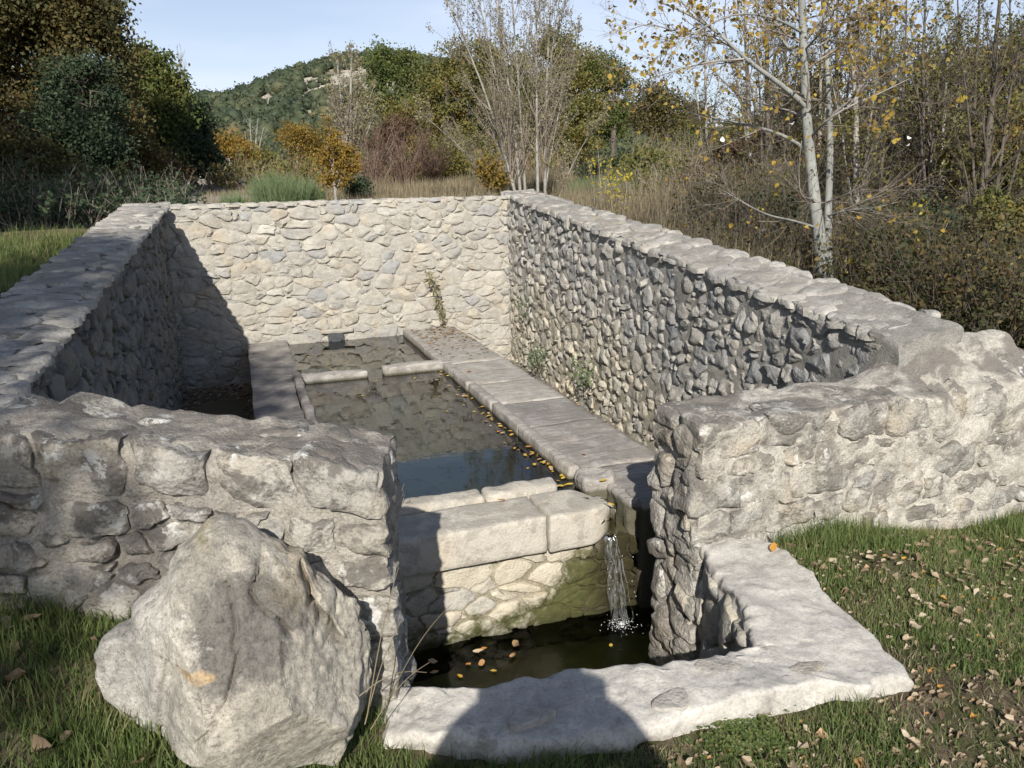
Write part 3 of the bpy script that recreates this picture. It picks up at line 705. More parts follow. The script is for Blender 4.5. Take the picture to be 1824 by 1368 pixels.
# the overflow: a thin fall of water into the pit, foam where it lands
n = N('falling water')
gl = n.node('ShaderNodeBsdfGlossy'); gl.inputs['Roughness'].default_value = .12
df = n.node('ShaderNodeBsdfDiffuse'); df.inputs[0].default_value = (.75, .78, .78, 1)
tr = n.node('ShaderNodeBsdfTransparent'); a1 = n.node('ShaderNodeMixShader'); a1.inputs[0].default_value = .25
n.t.links.new(gl.outputs[0], a1.inputs[1]); n.t.links.new(df.outputs[0], a1.inputs[2])
a2 = n.node('ShaderNodeMixShader'); n.lk(n.ramp(n.noise(1, 5, .7, vec=n.mp((55, 55, 9))), [(.44, .02), (.66, .62)]), a2.inputs[0])
n.t.links.new(tr.outputs[0], a2.inputs[1]); n.t.links.new(a1.outputs[0], a2.inputs[2]); n.fin(a2.outputs[0]); M['fall'] = n.m
n = N('water drops'); n.bsdf((.8, .82, .82), .1, .9); M['drops'] = n.m
wf = thing('overflow_stream', 'thin stream of water falling from the basin channel into the pit', 'waterfall', (1.68, 3.3, -.637))
r6 = np.random.default_rng(4)
def tubes(P, R, sides=5):
    """P (K,n,3), R (K,n) -> V, F ; all tubes together"""
    K, n_, _ = P.shape; T = unit(np.gradient(P, axis=1)); ref = np.where(np.abs(T[..., 2:3]) > .8, np.array([1., 0, 0]), np.array([0, 0, 1.]))
    ref = np.broadcast_to(ref[:, :1], T.shape); A = unit(np.cross(T, ref)); B = np.cross(T, A)
    th = np.arange(sides)/sides*2*math.pi
    V = P[:, :, None]+R[:, :, None, None]*(np.cos(th)[None, None, :, None]*A[:, :, None]+np.sin(th)[None, None, :, None]*B[:, :, None])
    k, i, j = np.meshgrid(np.arange(K), np.arange(n_-1), np.arange(sides), indexing='ij'); j2 = (j+1) % sides; b = (k*n_+i)*sides
    F = np.stack([b+j, b+j2, b+sides+j2, b+sides+j], -1).reshape(-1, 4)
    return V.reshape(-1, 3), F
b = MB()
X, T = np.meshgrid(np.linspace(0, 1, 14), np.linspace(0, 1, 40), indexing='ij'); fall = np.clip((T-.2)/.8, 0, 1)
SV = np.stack([1.64+.075*X+.02*(X-.5)*fall+.006*np.sin(T*22+X*9), 3.41-.13*fall+.012*np.sin(X*19+T*3)*fall-.06*X*(1-X), -.155-.03*np.clip(T*5, 0, 1)-.445*fall**1.35], -1)
b.add(SV.reshape(-1, 3), grid_faces(14, 40))
for k in range(6):
    t = np.linspace(0, 1, 18); x0 = r6.uniform(1.64, 1.715); y0 = 3.42; vx = r6.normal(0, .012)
    fall = np.clip((t-.25)/.75, 0, 1)
    x = x0-.02*(1-t)+vx*fall*3+.004*np.sin(t*30+k); y = y0+.16*(1-t*4).clip(0, 1)-.02-.13*fall-r6.uniform(0, .03)*fall
    z = -.16-.035*t.clip(0, .25)*4-(.44)*fall**1.35
    V, F = tubes(np.stack([x, y, z], -1)[None], (r6.uniform(.002, .006)*(1-.45*t))[None]*(1+.3*np.sin(t*40+k*2)), 6); b.add(V, F)
b.build('stream', M['fall'], wf).location = -np.array(wf.location)
def ico(r=1.):
    p = (1+5**.5)/2; V = unit(np.array([(-1, p, 0), (1, p, 0), (-1, -p, 0), (1, -p, 0), (0, -1, p), (0, 1, p), (0, -1, -p), (0, 1, -p), (p, 0, -1), (p, 0, 1), (-p, 0, -1), (-p, 0, 1)]))
    F = np.array([(0, 11, 5), (0, 5, 1), (0, 1, 7), (0, 7, 10), (0, 10, 11), (1, 5, 9), (5, 11, 4), (11, 10, 2), (10, 7, 6), (7, 1, 8), (3, 9, 4), (3, 4, 2), (3, 2, 6), (3, 6, 8), (3, 8, 9), (4, 9, 5), (2, 4, 11), (6, 2, 10), (8, 6, 7), (9, 8, 1)])
    return V*r, F
iv, if_ = ico()
def blobs(C, R, st=(1, 1, 1)):
    V = C[:, None]+iv[None]*R[:, None, None]*np.array(st); F = if_[None]+(np.arange(len(C))*12)[:, None, None]; return V.reshape(-1, 3), F.reshape(-1, 3)
k = 24; t = r6.uniform(0, 1, k); C = np.stack([1.675+r6.normal(0, .045+.05*t), 3.30-.04*t+r6.normal(0, .03, k), -.2-.43*t], -1)
V, F = blobs(C, r6.uniform(.0008, .0022, k), (1, 1, 1.7)); o = MB().add(V, F).build('drops', M['drops'], wf); o.location = -np.array(wf.location); o['kind'] = 'stuff'
k = 260; rr_ = np.abs(r6.normal(0, .04, k)); th = r6.uniform(0, 6.28, k); C = np.stack([1.67+rr_*np.cos(th)*1.2, 3.24+rr_*np.sin(th), -.632+np.maximum(0, r6.normal(.0, .007, k)*(rr_ < .05))], -1)
V, F = blobs(C, r6.uniform(.001, .0025, k), (1.3, 1.3, .35)); o = MB().add(V, F).build('foam', M['drops'], wf); o.location = -np.array(wf.location); o['kind'] = 'stuff'

# ------------------------------------------------------------------ the boulder
sil = [(400, 945), (440, 952), (470, 975), (520, 1003), (545, 1000), (560, 1035), (595, 1055), (615, 1080), (640, 1100), (652, 1140), (672, 1180), (682, 1205), (668, 1240), (660, 1275), (632, 1300), (600, 1335), (560, 1322), (500, 1332), (430, 1330), (370, 1320), (300, 1310), (255, 1302), (215, 1294), (192, 1280), (175, 1270), (158, 1235), (152, 1195), (165, 1168), (205, 1150), (225, 1140), (228, 1110), (245, 1090), (270, 1072), (290, 1050), (300, 1020), (310, 1000), (335, 985), (350, 968), (368, 951)]
P = np.array([on_y(x, y, 1.93) for x, y in sil]); cc = np.array([-.10, 1.93, .36])
ang = np.arctan2(P[:, 2]-cc[2], P[:, 0]-cc[0]); rad = np.hypot(P[:, 2]-cc[2], P[:, 0]-cc[0]); od = np.argsort(ang)
nth, nph = 260, 150
th = np.linspace(-math.pi, math.pi, nth, endpoint=False); R0 = np.interp(th, ang[od], rad[od], period=2*math.pi)
ph = np.linspace(.0, math.pi, nph); TH, PH = np.meshgrid(th, ph, indexing='ij')
s = np.abs(np.sin(PH))**.72; R = R0[:, None]*s
yb = -np.cos(PH); depth = np.where(yb < 0, .24, .20)
# fewer high frequencies of the outline towards the front
Rs = R0.copy()
for _ in range(40): Rs = .25*np.roll(Rs, 1)+.5*Rs+.25*np.roll(Rs, -1)
kf = sstep(.25, .95, s)[..., 0:]; R = (Rs[:, None]*(1-kf)+R0[:, None]*kf)*s
X = cc[0]+R*np.cos(TH); Z = cc[2]+R*np.sin(TH)
lean = .16*(Z-.2)                                           # the front face leans back towards its peak
Y = cc[1]+yb*depth+lean*0.9+.06*np.where(yb < 0, 1, 0)*(X > .1)*(X-.1)*3
Bd = np.stack([X, Y, Z], -1).reshape(-1, 3)
# broad flakes: planes cut the front, a fold down the left, a split slab on the right
fr_ = 1-sstep(cc[1]-.10, cc[1]+.10, Bd[:, 1])
for (nx, nz_, d0, k) in [(-1.0, .25, .20, .55), (1.0, .45, .19, .75), (.25, 1.0, .27, .6), (.75, -.5, .30, .5), (-.5, -.8, .28, .6)]:
    q = (Bd[:, 0]-cc[0])*nx+(Bd[:, 2]-cc[2])*nz_; Bd[:, 1] += fr_*np.maximum(0, q-d0)*k*.5
for nn, dd in [((-.80, -.58, .12), .235), ((.72, -.60, .34), .245), ((.05, -.84, .54), .255), ((.25, -.92, -.30), .262), ((-.35, -.75, -.56), .30), ((.92, -.38, -.1), .315)]:
    nn = np.array(nn); nn = nn/np.linalg.norm(nn); q = (Bd-np.array([cc[0], cc[1]+.03, cc[2]]))@nn+.012*noise(Bd, 6, 33); Bd = Bd-nn*(fr_*np.maximum(0, q-dd+.022)*.97)[:, None]
fold = np.exp(-((Bd[:, 0]+.30-.25*(Bd[:, 2]-.3))/.022)**2)*(Bd[:, 2] < .5); Bd[:, 1] += fr_*fold*.045
def crack(x0, z0, x1, z1, wd, dp):
    a, b_ = np.array([x0, z0]), np.array([x1, z1]); L = np.linalg.norm(b_-a); dr = (b_-a)/L; q = Bd[:, [0, 2]]-a
    t = q@dr; off = q@np.array([-dr[1], dr[0]])+.012*noise(np.stack([t*18, t*0, t*0+x0*40], -1)); k = np.exp(-(off/wd)**2)*sstep(-.02, .02, t)*(1-sstep(L-.02, L+.02, t))
    Bd[:, 1] += fr_*k*dp; Bd[:, 1] += fr_*sstep(0, .02, off)*np.exp(-np.maximum(0, off)/.05)*sstep(-.02, .02, t)*(1-sstep(L-.02, L+.02, t))*dp*-.5
def bp(x, y): q = on_y(x, y, 1.80); return q[0], q[2]
for (a, b_, wd, dp) in [((548, 1040), (560, 1110), .006, .04), ((560, 1110), (625, 1190), .006, .04), ((470, 1010), (450, 1075), .005, .025), ((450, 1075), (520, 1140), .004, .02), ((400, 1060), (425, 1150), .004, .014), ((425, 1150), (395, 1230), .004, .014), ((590, 1060), (660, 1150), .006, .03), ((395, 1230), (350, 1310), .004, .01)]:
    crack(*bp(*a), *bp(*b_), wd*1.1, dp*1.7)
# ridged relief, rougher on the right half
rg = 1-np.abs(noise(Bd*np.array([1, .6, 1]), 6, 3)); rough = .15+.85*sstep(.0, .2, Bd[:, 0])
nrm = unit(Bd-np.array([cc[0], cc[1]+.1, cc[2]]))
Bd = Bd+nrm*(.008*fbm(Bd, 3.5, 2, 12)+rough*.020*(rg-.6)+(.005+.009*rough)*(np.abs(fbm(Bd*np.array([1.5, 1, .8]), 9, 4, 15))-.3)+(.002+rough*.004)*fbm(Bd, 34, 3, 19))[:, None]
F = grid_faces(nth, nph, closed=True)
n = N('boulder limestone'); x, y, z = n.sep(n.pos)
c = n.mix(n.step(n.noise(3.5, 6, .62), .35, .65), (.51, .465, .385), (.39, .36, .305))
c = n.mix(n.math('MULTIPLY', n.step(x, -.14, -.34), .6), c, (.43, .42, .40))
def spot(n, c, px, py, rx, rz, col, k, f=9):
    q = on_y(px, py, 1.75); dx = n.math('DIVIDE', n.math('SUBTRACT', x, float(q[0])), rx); dz = n.math('DIVIDE', n.math('SUBTRACT', z, float(q[2])), rz)
    d = n.math('ADD', n.math('SQRT', n.math('ADD', n.math('MULTIPLY', dx, dx), n.math('MULTIPLY', dz, dz))), n.math('MULTIPLY', n.math('SUBTRACT', n.noise(f, 6, .7), .5), 2.2))
    return n.mix(n.math('MULTIPLY', n.step(d, 1.15, .6), k), c, col)
c = n.mix(n.math('MULTIPLY', n.step(n.noise(6.5, 8, .7, dist=.5), .47, .62), .55), c, (.22, .205, .175))
c = spot(n, c, 440, 1140, .14, .13, (.13, .122, .11), .9)
c = spot(n, c, 360, 1080, .07, .09, (.20, .185, .16), .6)
c = spot(n, c, 560, 1060, .10, .10, (.30, .25, .18), .6)
c = spot(n, c, 335, 1010, .05, .05, (.36, .31, .18), .45)
c = spot(n, c, 350, 1215, .05, .016, (.42, .30, .16), .75, 16)
c = n.mix(1, c, n.ramp(n.noise(42, 9, .78), [(.34, .52), (.48, .95), (.56, 1.05), (.68, 1.3)]), 'MULTIPLY')
c = n.mix(1, c, n.ramp(n.noise(150, 4, .7), [(.35, .7), (.5, 1.0), (.66, 1.15)]), 'MULTIPLY')
ck = n.math('ABSOLUTE', n.math('SUBTRACT', n.noise(1, 6, .62, vec=n.mp((5.5, 4, 3.2)), dist=.9), .5)); c = n.mix(n.math('MULTIPLY', n.step(ck, .008, .001), .28), c, (.16, .14, .12))
c = n.mix(n.math('MULTIPLY', n.step(n.noise(75, 3), .62, .68), .6), c, (.12, .11, .10))
c = n.mix(n.math('MULTIPLY', n.math('MULTIPLY', n.step(n.noise(19, 7, .75), .58, .64), .6), n.step(n.noise(3), .45, .6)), c, (.60, .59, .55))
n.bsdf(c, .92, .2, n.bump(n.math('ADD', n.noise(26, 11, .76), n.math('MULTIPLY', n.step(ck, .0, .03), .10)), .9, .012)); M['boulder'] = n.m
o = obj('boulder', mk_mesh('boulder', Bd-cc, F), M['boulder'], None, cc)
tag(o, 'big pointed pale limestone boulder leaning on the front wall in the grass', 'boulder')

# ------------------------------------------------------------------ the person taking the picture, whose shadow falls on the kerb wall and pit
per = thing('person', 'person in dark jacket holding up a camera, casting shadow on the kerb wall', 'person', (0, -.14, .1))
per.rotation_euler = (0, 0, -PSI); per.scale = (1.12, 1.0, 1.0)
def skin_body(name, pts, edges, rad, mat, sub=2, root=0):
    me = bpy.data.meshes.new(name); me.from_pydata([tuple(p) for p in pts], edges, []); me.update()
    o = obj(name, me, mat, per); sk_ = o.modifiers.new('skin', 'SKIN'); sk_.use_smooth_shade = True
    for v, r in zip(me.skin_vertices[0].data, rad): v.radius = r if isinstance(r, tuple) else (r, r)
    me.skin_vertices[0].data[root].use_root = True
    ss = o.modifiers.new('sub', 'SUBSURF'); ss.levels = sub; ss.render_levels = sub; return o
V, F = blobs(np.array([[0, 0, 1.44]]), np.array([.21]), (1, .55, .62)); SHADOW_BLOB = (V, F)
n = N('dark jacket'); n.bsdf((.03, .035, .05), .8, .2); M['cloth'] = n.m
n = N('skin'); n.bsdf((.45, .27, .19), .55, .4); M['skin'] = n.m
n = N('dark hair'); n.bsdf((.03, .02, .015), .6, .3); M['hair'] = n.m
n = N('black plastic'); n.bsdf((.02, .02, .02), .4, .5); M['plastic'] = n.m
B = [(0, 0, .93), (0, 0, 1.10), (0, .0, 1.25), (0, .0, 1.36), (0, .01, 1.44), (.10, 0, .86), (-.10, 0, .86), (.11, .02, .48), (-.11, .02, .48), (.12, -.02, .09), (-.12, -.02, .09), (.13, .14, .04), (-.13, .14, .04),
     (.18, -.01, 1.36), (-.18, -.01, 1.36), (.29, .02, 1.13), (-.29, .02, 1.13), (.14, .10, 1.34), (-.14, .10, 1.34)]
E_ = [(0, 1), (1, 2), (2, 3), (3, 4), (0, 5), (0, 6), (5, 7), (6, 8), (7, 9), (8, 10), (9, 11), (10, 12), (3, 13), (3, 14), (13, 15), (14, 16), (15, 17), (16, 18)]
skin_body('body', B, E_, [(.17, .12), (.155, .115), (.17, .12), (.15, .10), (.125, .09), (.10, .10), (.10, .10), (.068, .068), (.068, .068), (.05, .05), (.05, .05), (.04, .035), (.04, .035), (.075, .075), (.075, .075), (.052, .052), (.052, .052), (.034, .034), (.034, .034)], M['cloth'])
Hd = [(0, .005, 1.43), (0, .02, 1.50), (0, .03, 1.57), (0, .02, 1.64)]
skin_body('head', Hd, [(0, 1), (1, 2), (2, 3)], [(.055, .055), (.068, .075), (.075, .088), (.060, .075)], M['skin'])
MB().add(*SHADOW_BLOB).build('shadow_filler', M['cloth'], per)  # added blob that closes the gaps between head and arms in the cast shadow
V, F = rbox((-.012, .105, 1.53), (.012, .128, 1.57), .01, .02); MB().add(V, F).build('nose', M['skin'], per)
for sx in (-1, 1):
    V, F = rbox((sx*.085-.008, -.005, 1.53), (sx*.085+.008, .03, 1.59), .007, .02); MB().add(V, F).build('ear', M['skin'], per)
    V, F = blobs(np.array([[sx*.03, .103, 1.585]]), np.array([.011])); MB().add(V, F).build('eye', M['plastic'], per)
    pts = [(sx*.14, .10, 1.345), (sx*.105, .115, 1.41), (sx*.085, .118, 1.455)]; ed = [(0, 1), (1, 2)]; rd = [.028, (.036, .022), (.03, .018)]
    for q, (dx, dz, L) in enumerate([(.028, .01, .9), (.012, .02, 1.0), (-.004, .022, .95), (-.02, .018, .78)]):
        k0 = len(pts); bx, bz = sx*(.085+dx), 1.455+dz
        pts += [(bx, .12, bz), (bx-sx*.018*L, .132, bz+.022*L), (bx-sx*.04*L, .13, bz+.02*L)]; ed += [(2, k0), (k0, k0+1), (k0+1, k0+2)]; rd += [.010, .009, .008]
    k0 = len(pts); pts += [(sx*.06, .105, 1.44), (sx*.04, .10, 1.455)]; ed += [(1, k0), (k0, k0+1)]; rd += [.012, .010]
    skin_body('hand', pts, ed, rd, M['skin'], 1)
V, F = blobs(np.array([[0, -.005, 1.60]]), np.array([.112]), (1, .9, 1.25)); MB().add(V*1, F).build('hair', M['hair'], per)
V, F = rbox((-.05, .112, 1.47), (.05, .132, 1.53), .006, .02); cmo = MB().add(V-np.array([0, .12, 1.5]), F).build('compact_camera', M['plastic'])
cmo.location = (math.sin(PSI)*-.02, -.14+math.cos(PSI)*.10, 1.60-.0); cmo.rotation_euler = (0, 0, -PSI)
tag(cmo, 'small black compact camera held up by the person', 'camera')
# ------------------------------------------------------------------ plants: shared growers
def leaf_mat(name, stops, trans=.35, pscale=.8, pvar=.5, clump=None, rough=.6):
    n = N(name); f = n.geo.outputs['Random Per Island']
    oi = n.node('ShaderNodeObjectInfo'); f = n.math('FRACT', n.math('ADD', f, oi.outputs['Random']))
    cl = n.noise(pscale, 3, .6)
    f = n.math('ADD', n.math('MULTIPLY', f, 1-pvar), n.math('MULTIPLY', n.math('SUBTRACT', n.math('MULTIPLY', cl, 2.6), .8), pvar), clamp=True)
    c = n.ramp(f, stops)
    d = n.node('ShaderNodeBsdfPrincipled'); n.lk(c, d.inputs['Base Color']); d.inputs['Roughness'].default_value = rough; d.inputs['Specular IOR Level'].default_value = .25
    t = n.node('ShaderNodeBsdfTranslucent'); n.lk(c, t.inputs[0]); mxx = n.node('ShaderNodeMixShader'); mxx.inputs[0].default_value = trans
    n.t.links.new(d.outputs[0], mxx.inputs[1]); n.t.links.new(t.outputs[0], mxx.inputs[2]); n.fin(mxx.outputs[0]); return n.m
def bark_mat(name, a, b, sc=12, white=None):
    n = N(name); c = n.mix(n.step(n.noise(1, 6, .65, vec=n.mp((sc, sc, sc*.35))), .35, .65), a, b)
    if white: c = n.mix(n.step(n.noise(22, 4, .7), .57, .64), c, white)
    n.bsdf(c, .9, .2, n.bump(n.noise(1, 6, vec=n.mp((40, 40, 12))), .5, .01)); return n.m
M['bark_dark'] = bark_mat('dark bark', (.06, .05, .04), (.13, .11, .09))
M['bark_grey'] = bark_mat('grey bark', (.20, .185, .165), (.32, .30, .27))
M['bark_pale'] = bark_mat('pale poplar bark', (.19, .18, .16), (.30, .285, .255), 8, (.15, .14, .125))
M['bark_aspen'] = bark_mat('smooth white bark', (.19, .195, .18), (.28, .285, .26), 5, (.11, .105, .09))
M['twig'] = bark_mat('fine twigs', (.17, .14, .115), (.28, .24, .20))
M['twig_red'] = bark_mat('reddish twigs', (.16, .105, .085), (.26, .185, .15))
GRN = [(0, (.02, .035, .014)), (.5, (.045, .07, .022)), (1, (.085, .115, .035))]
M['leaf_holm'] = leaf_mat('holm oak leaves', [(0, (.022, .036, .018)), (.5, (.045, .068, .034)), (1, (.09, .115, .055))], .2)
M['leaf_green'] = leaf_mat('oak leaves', [(0, (.035, .055, .018)), (.45, (.085, .115, .032)), (.75, (.15, .16, .045)), (1, (.21, .185, .05))], .3)
M['leaf_olive'] = leaf_mat('turning oak leaves', [(0, (.055, .07, .022)), (.35, (.125, .135, .038)), (.6, (.175, .16, .045)), (.85, (.22, .155, .045)), (1, (.27, .15, .04))], .3)
M['leaf_brown'] = leaf_mat('autumn oak leaves', [(0, (.04, .046, .018)), (.3, (.08, .078, .028)), (.6, (.125, .105, .038)), (.85, (.165, .115, .04)), (1, (.23, .18, .06))], .35)
M['leaf_orange'] = leaf_mat('orange autumn leaves', [(0, (.11, .09, .025)), (.4, (.22, .155, .035)), (.7, (.32, .20, .04)), (1, (.38, .28, .06))], .4)
M['leaf_rust'] = leaf_mat('rust brown leaves', [(0, (.07, .045, .026)), (.5, (.115, .07, .04)), (1, (.17, .12, .065))], .3)
M['leaf_pale'] = leaf_mat('pale poplar leaves', [(0, (.16, .145, .07)), (.5, (.28, .25, .13)), (1, (.42, .39, .27))], .4)
M['leaf_aspen'] = leaf_mat('yellow aspen leaves', [(0, (.16, .11, .04)), (.25, (.27, .18, .06)), (.5, (.44, .30, .055)), (.72, (.52, .38, .07)), (.88, (.17, .185, .06)), (1, (.33, .20, .08))], .45, 3, .2)
M['leaf_white'] = leaf_mat('pale leaf undersides', [(0, (.62, .62, .57)), (1, (.70, .70, .66))], .2)
M['leaf_yellow'] = leaf_mat('yellow leaves', [(0, (.30, .26, .04)), (.5, (.50, .40, .05)), (1, (.58, .46, .08))], .4)
M['leaf_broom'] = leaf_mat('broom stems', [(0, (.06, .09, .04)), (.5, (.11, .155, .07)), (1, (.17, .21, .10))], .1, 1.5)
M['leaf_brush'] = leaf_mat('undergrowth leaves', [(0, (.022, .028, .012)), (.35, (.045, .052, .018)), (.55, (.08, .075, .028)), (.75, (.12, .08, .036)), (.94, (.17, .13, .05)), (1, (.42, .36, .10))], .25, 1.6, .45)
M['grass'] = leaf_mat('lawn grass', [(0, (.07, .11, .03)), (.4, (.15, .21, .065)), (.7, (.23, .27, .10)), (.85, (.33, .30, .15)), (1, (.46, .40, .25))], .5, 4, .4)
M['straw'] = leaf_mat('dry grass', [(0, (.14, .115, .07)), (.5, (.235, .195, .125)), (1, (.36, .31, .21))], .25, 2, .3)
M['litter'] = leaf_mat('fallen leaves', [(0, (.13, .09, .055)), (.3, (.23, .165, .105)), (.6, (.33, .255, .17)), (.85, (.46, .39, .29)), (.93, (.36, .18, .05)), (1, (.55, .36, .05))], .15, 3, .1)
M['float_leaf'] = leaf_mat('floating leaves', [(0, (.55, .34, .05)), (.4, (.62, .44, .06)), (.7, (.45, .20, .05)), (1, (.60, .50, .35))], .1, 3, .1)

def perp(d, rg):
    a = rg.normal(size=d.shape); a -= d*(a*d).sum(-1, keepdims=True); return unit(a)
def children(P, R, rg, n, t0, ang, lr, rr, up=.15, wob=.12, L=None, npt=6, t1=.97, lmin=.03):
    """n side branches on every branch of P (K,m,3)"""
    K, m, _ = P.shape; t = rg.uniform(t0, t1, (K, n)); x = t*(m-1); i = np.minimum(x.astype(int), m-2); f = (x-i)[..., None]
    k = np.arange(K)[:, None]; st = P[k, i]*(1-f)+P[k, i+1]*f; T = unit(P[k, i+1]-P[k, i]); r0 = (R[k, i]*(1-f[..., 0])+R[k, i+1]*f[..., 0])
    ln = np.linalg.norm(np.diff(P, axis=1), axis=-1).sum(1)[:, None]
    Ln = ln*lr*(1-.62*t)*rg.uniform(.6, 1.25, (K, n)) if L is None else rg.uniform(L[0], L[1], (K, n))*(1-.4*t)
    Ln = np.maximum(Ln, lmin)
    st = st.reshape(-1, 3); T = T.reshape(-1, 3); Ln = Ln.reshape(-1); r0 = r0.reshape(-1)
    a = np.radians(rg.uniform(ang[0], ang[1], len(T)))[:, None]; d = unit(T*np.cos(a)+perp(T, rg)*np.sin(a))
    return grow(st, d, Ln, np.maximum(r0*rr, .0012), rg, up, wob, npt)
def grow(st, d, Ln, r0, rg, up=.15, wob=.12, npt=6, taper=.25):
    P = [st]; s = (Ln/(npt-1))[:, None]
    for q in range(npt-1):
        d = unit(d+rg.normal(0, wob, d.shape)+np.array([0, 0, up/(npt-1)*1.5])); P.append(P[-1]+d*s)
    P = np.stack(P, 1); R = r0[:, None]*np.linspace(1, taper, npt)[None]; return P, R
def at_t(P, t):
    K, m, _ = P.shape; x = t*(m-1); i = np.minimum(x.astype(int), m-2); f = (x-i)[:, None]; k = np.arange(K); return P[k, i]*(1-f)+P[k, i+1]*f
def leaves(C, size, rg, upb=.3, fold=.25, asp=.62, droop=0.):
    """a folded rhomb per point: C (n,3), size (n)"""
    n_ = len(C); d = unit(rg.normal(size=(n_, 3))+np.array([0, 0, -droop])); nr = perp(d, rg); nr = unit(nr+np.array([0, 0, upb])); b_ = unit(np.cross(d, nr)); s_ = size[:, None]
    a0 = C; a1 = C+d*s_*.5+b_*s_*asp*.5+nr*s_*fold*.3; a2 = C+d*s_; a3 = C+d*s_*.5-b_*s_*asp*.5+nr*s_*fold*.3
    return np.stack([a0, a1, a2, a3], 1).reshape(-1, 3), np.arange(n_*4).reshape(-1, 4)
def crown_points(lobes, n, rg, shell=.55, gap=.42, f=1.4, seed=0):
    lobes = np.array(lobes, float); w_ = (lobes[:, 3]*lobes[:, 4]*lobes[:, 5])**.67; k = rg.choice(len(lobes), n, p=w_/w_.sum()); L = lobes[k]
    d = unit(rg.normal(size=(n, 3))); r = rg.uniform(shell**2, 1.0, n)**.5*(1+.25*noise(L[:, :3]*3+d*1.3, 1.6, seed))
    P = L[:, :3]+d*r[:, None]*L[:, 3:6]; return P[noise(P, f, seed+5) > -1+gap*1.3]
def tree(name, label, cat, base, trunk, lobes, leafmat, barkmat, nleaf, lsize, seed, group, trad=.12, nclump=170, spread=.34, shell=.5, gap=.35, nlimb=4, forest=True):
    """trunk: end point of the main stem; lobes: (x, y, z, rx, ry, rz) relative to base"""
    rg = np.random.default_rng(seed); base = np.array(base, float)
    t_ = thing(name, label, cat, base, group)
    lob = np.array(lobes, float); C = crown_points(lob, nclump, rg, shell, gap, 1.1, seed)
    st = np.array([[0, 0, -.3]]); tr = np.array(trunk, float); Ln = np.array([np.linalg.norm(tr)])
    P0, R0 = grow(st, unit(tr)[None], Ln+.3, np.array([trad]), rg, 0, .05, 9, .35); off = tr-P0[0, -1]; P0 = P0+off*np.linspace(0, 1, 9)[None, :, None]**1.5
    b = MB(); b.add(*tubes(P0, R0, 9))
    lims = []
    for L in lob:
        for q in range(max(1, nlimb//2)):
            t0 = rg.uniform(.35, .95); s0 = at_t(P0, np.array([t0]))[0]; e = L[:3]+rg.normal(0, .25, 3)*L[3:6]; m_ = (s0+e)/2+rg.normal(0, .12, 3)*np.linalg.norm(e-s0)
            tt = np.linspace(0, 1, 7)[:, None]; lims.append((1-tt)**2*s0+2*tt*(1-tt)*m_+tt**2*e)
    LP = np.array(lims); LR = trad*.45*np.linspace(1, .3, 7)[None]*np.ones((len(LP), 1)); b.add(*tubes(LP, LR, 6))
    # a branch from the nearest limb point to every clump
    flat = LP[:, 2:].reshape(-1, 3); idx = ((C[:, None]-flat[None])**2).sum(-1).argmin(1); s0 = flat[idx]; tt = np.linspace(0, 1, 5)[None, :, None]
    mid = (s0+C)/2+rg.normal(0, .1, C.shape)*np.linalg.norm(C-s0, axis=1, keepdims=True)
    BP = (1-tt)**2*s0[:, None]+2*tt*(1-tt)*mid[:, None]+tt**2*C[:, None]; BR = trad*.14*np.linspace(1, .3, 5)[None]*np.ones((len(C), 1)); b.add(*tubes(BP, BR, 4))
    TP, TR = children(BP, BR, rg, 3, .4, (20, 60), .6, .6, .1, .2, L=(spread*.8, spread*1.6), npt=4); b.add(*tubes(TP, TR, 3))
    o = b.build('trunk', barkmat, t_)
    n_ = nleaf; k = rg.integers(0, len(C), n_); sz = rg.uniform(.7, 1.3, len(C)); Q = C[k]+rg.normal(size=(n_, 3))*spread*sz[k][:, None]*np.array([1, 1, .75])*.62
    V, F = leaves(Q, rg.uniform(.6, 1.25, n_)*lsize, rg)
    o = MB().add(V, F).build('crown', leafmat, t_, smooth=False); return t_
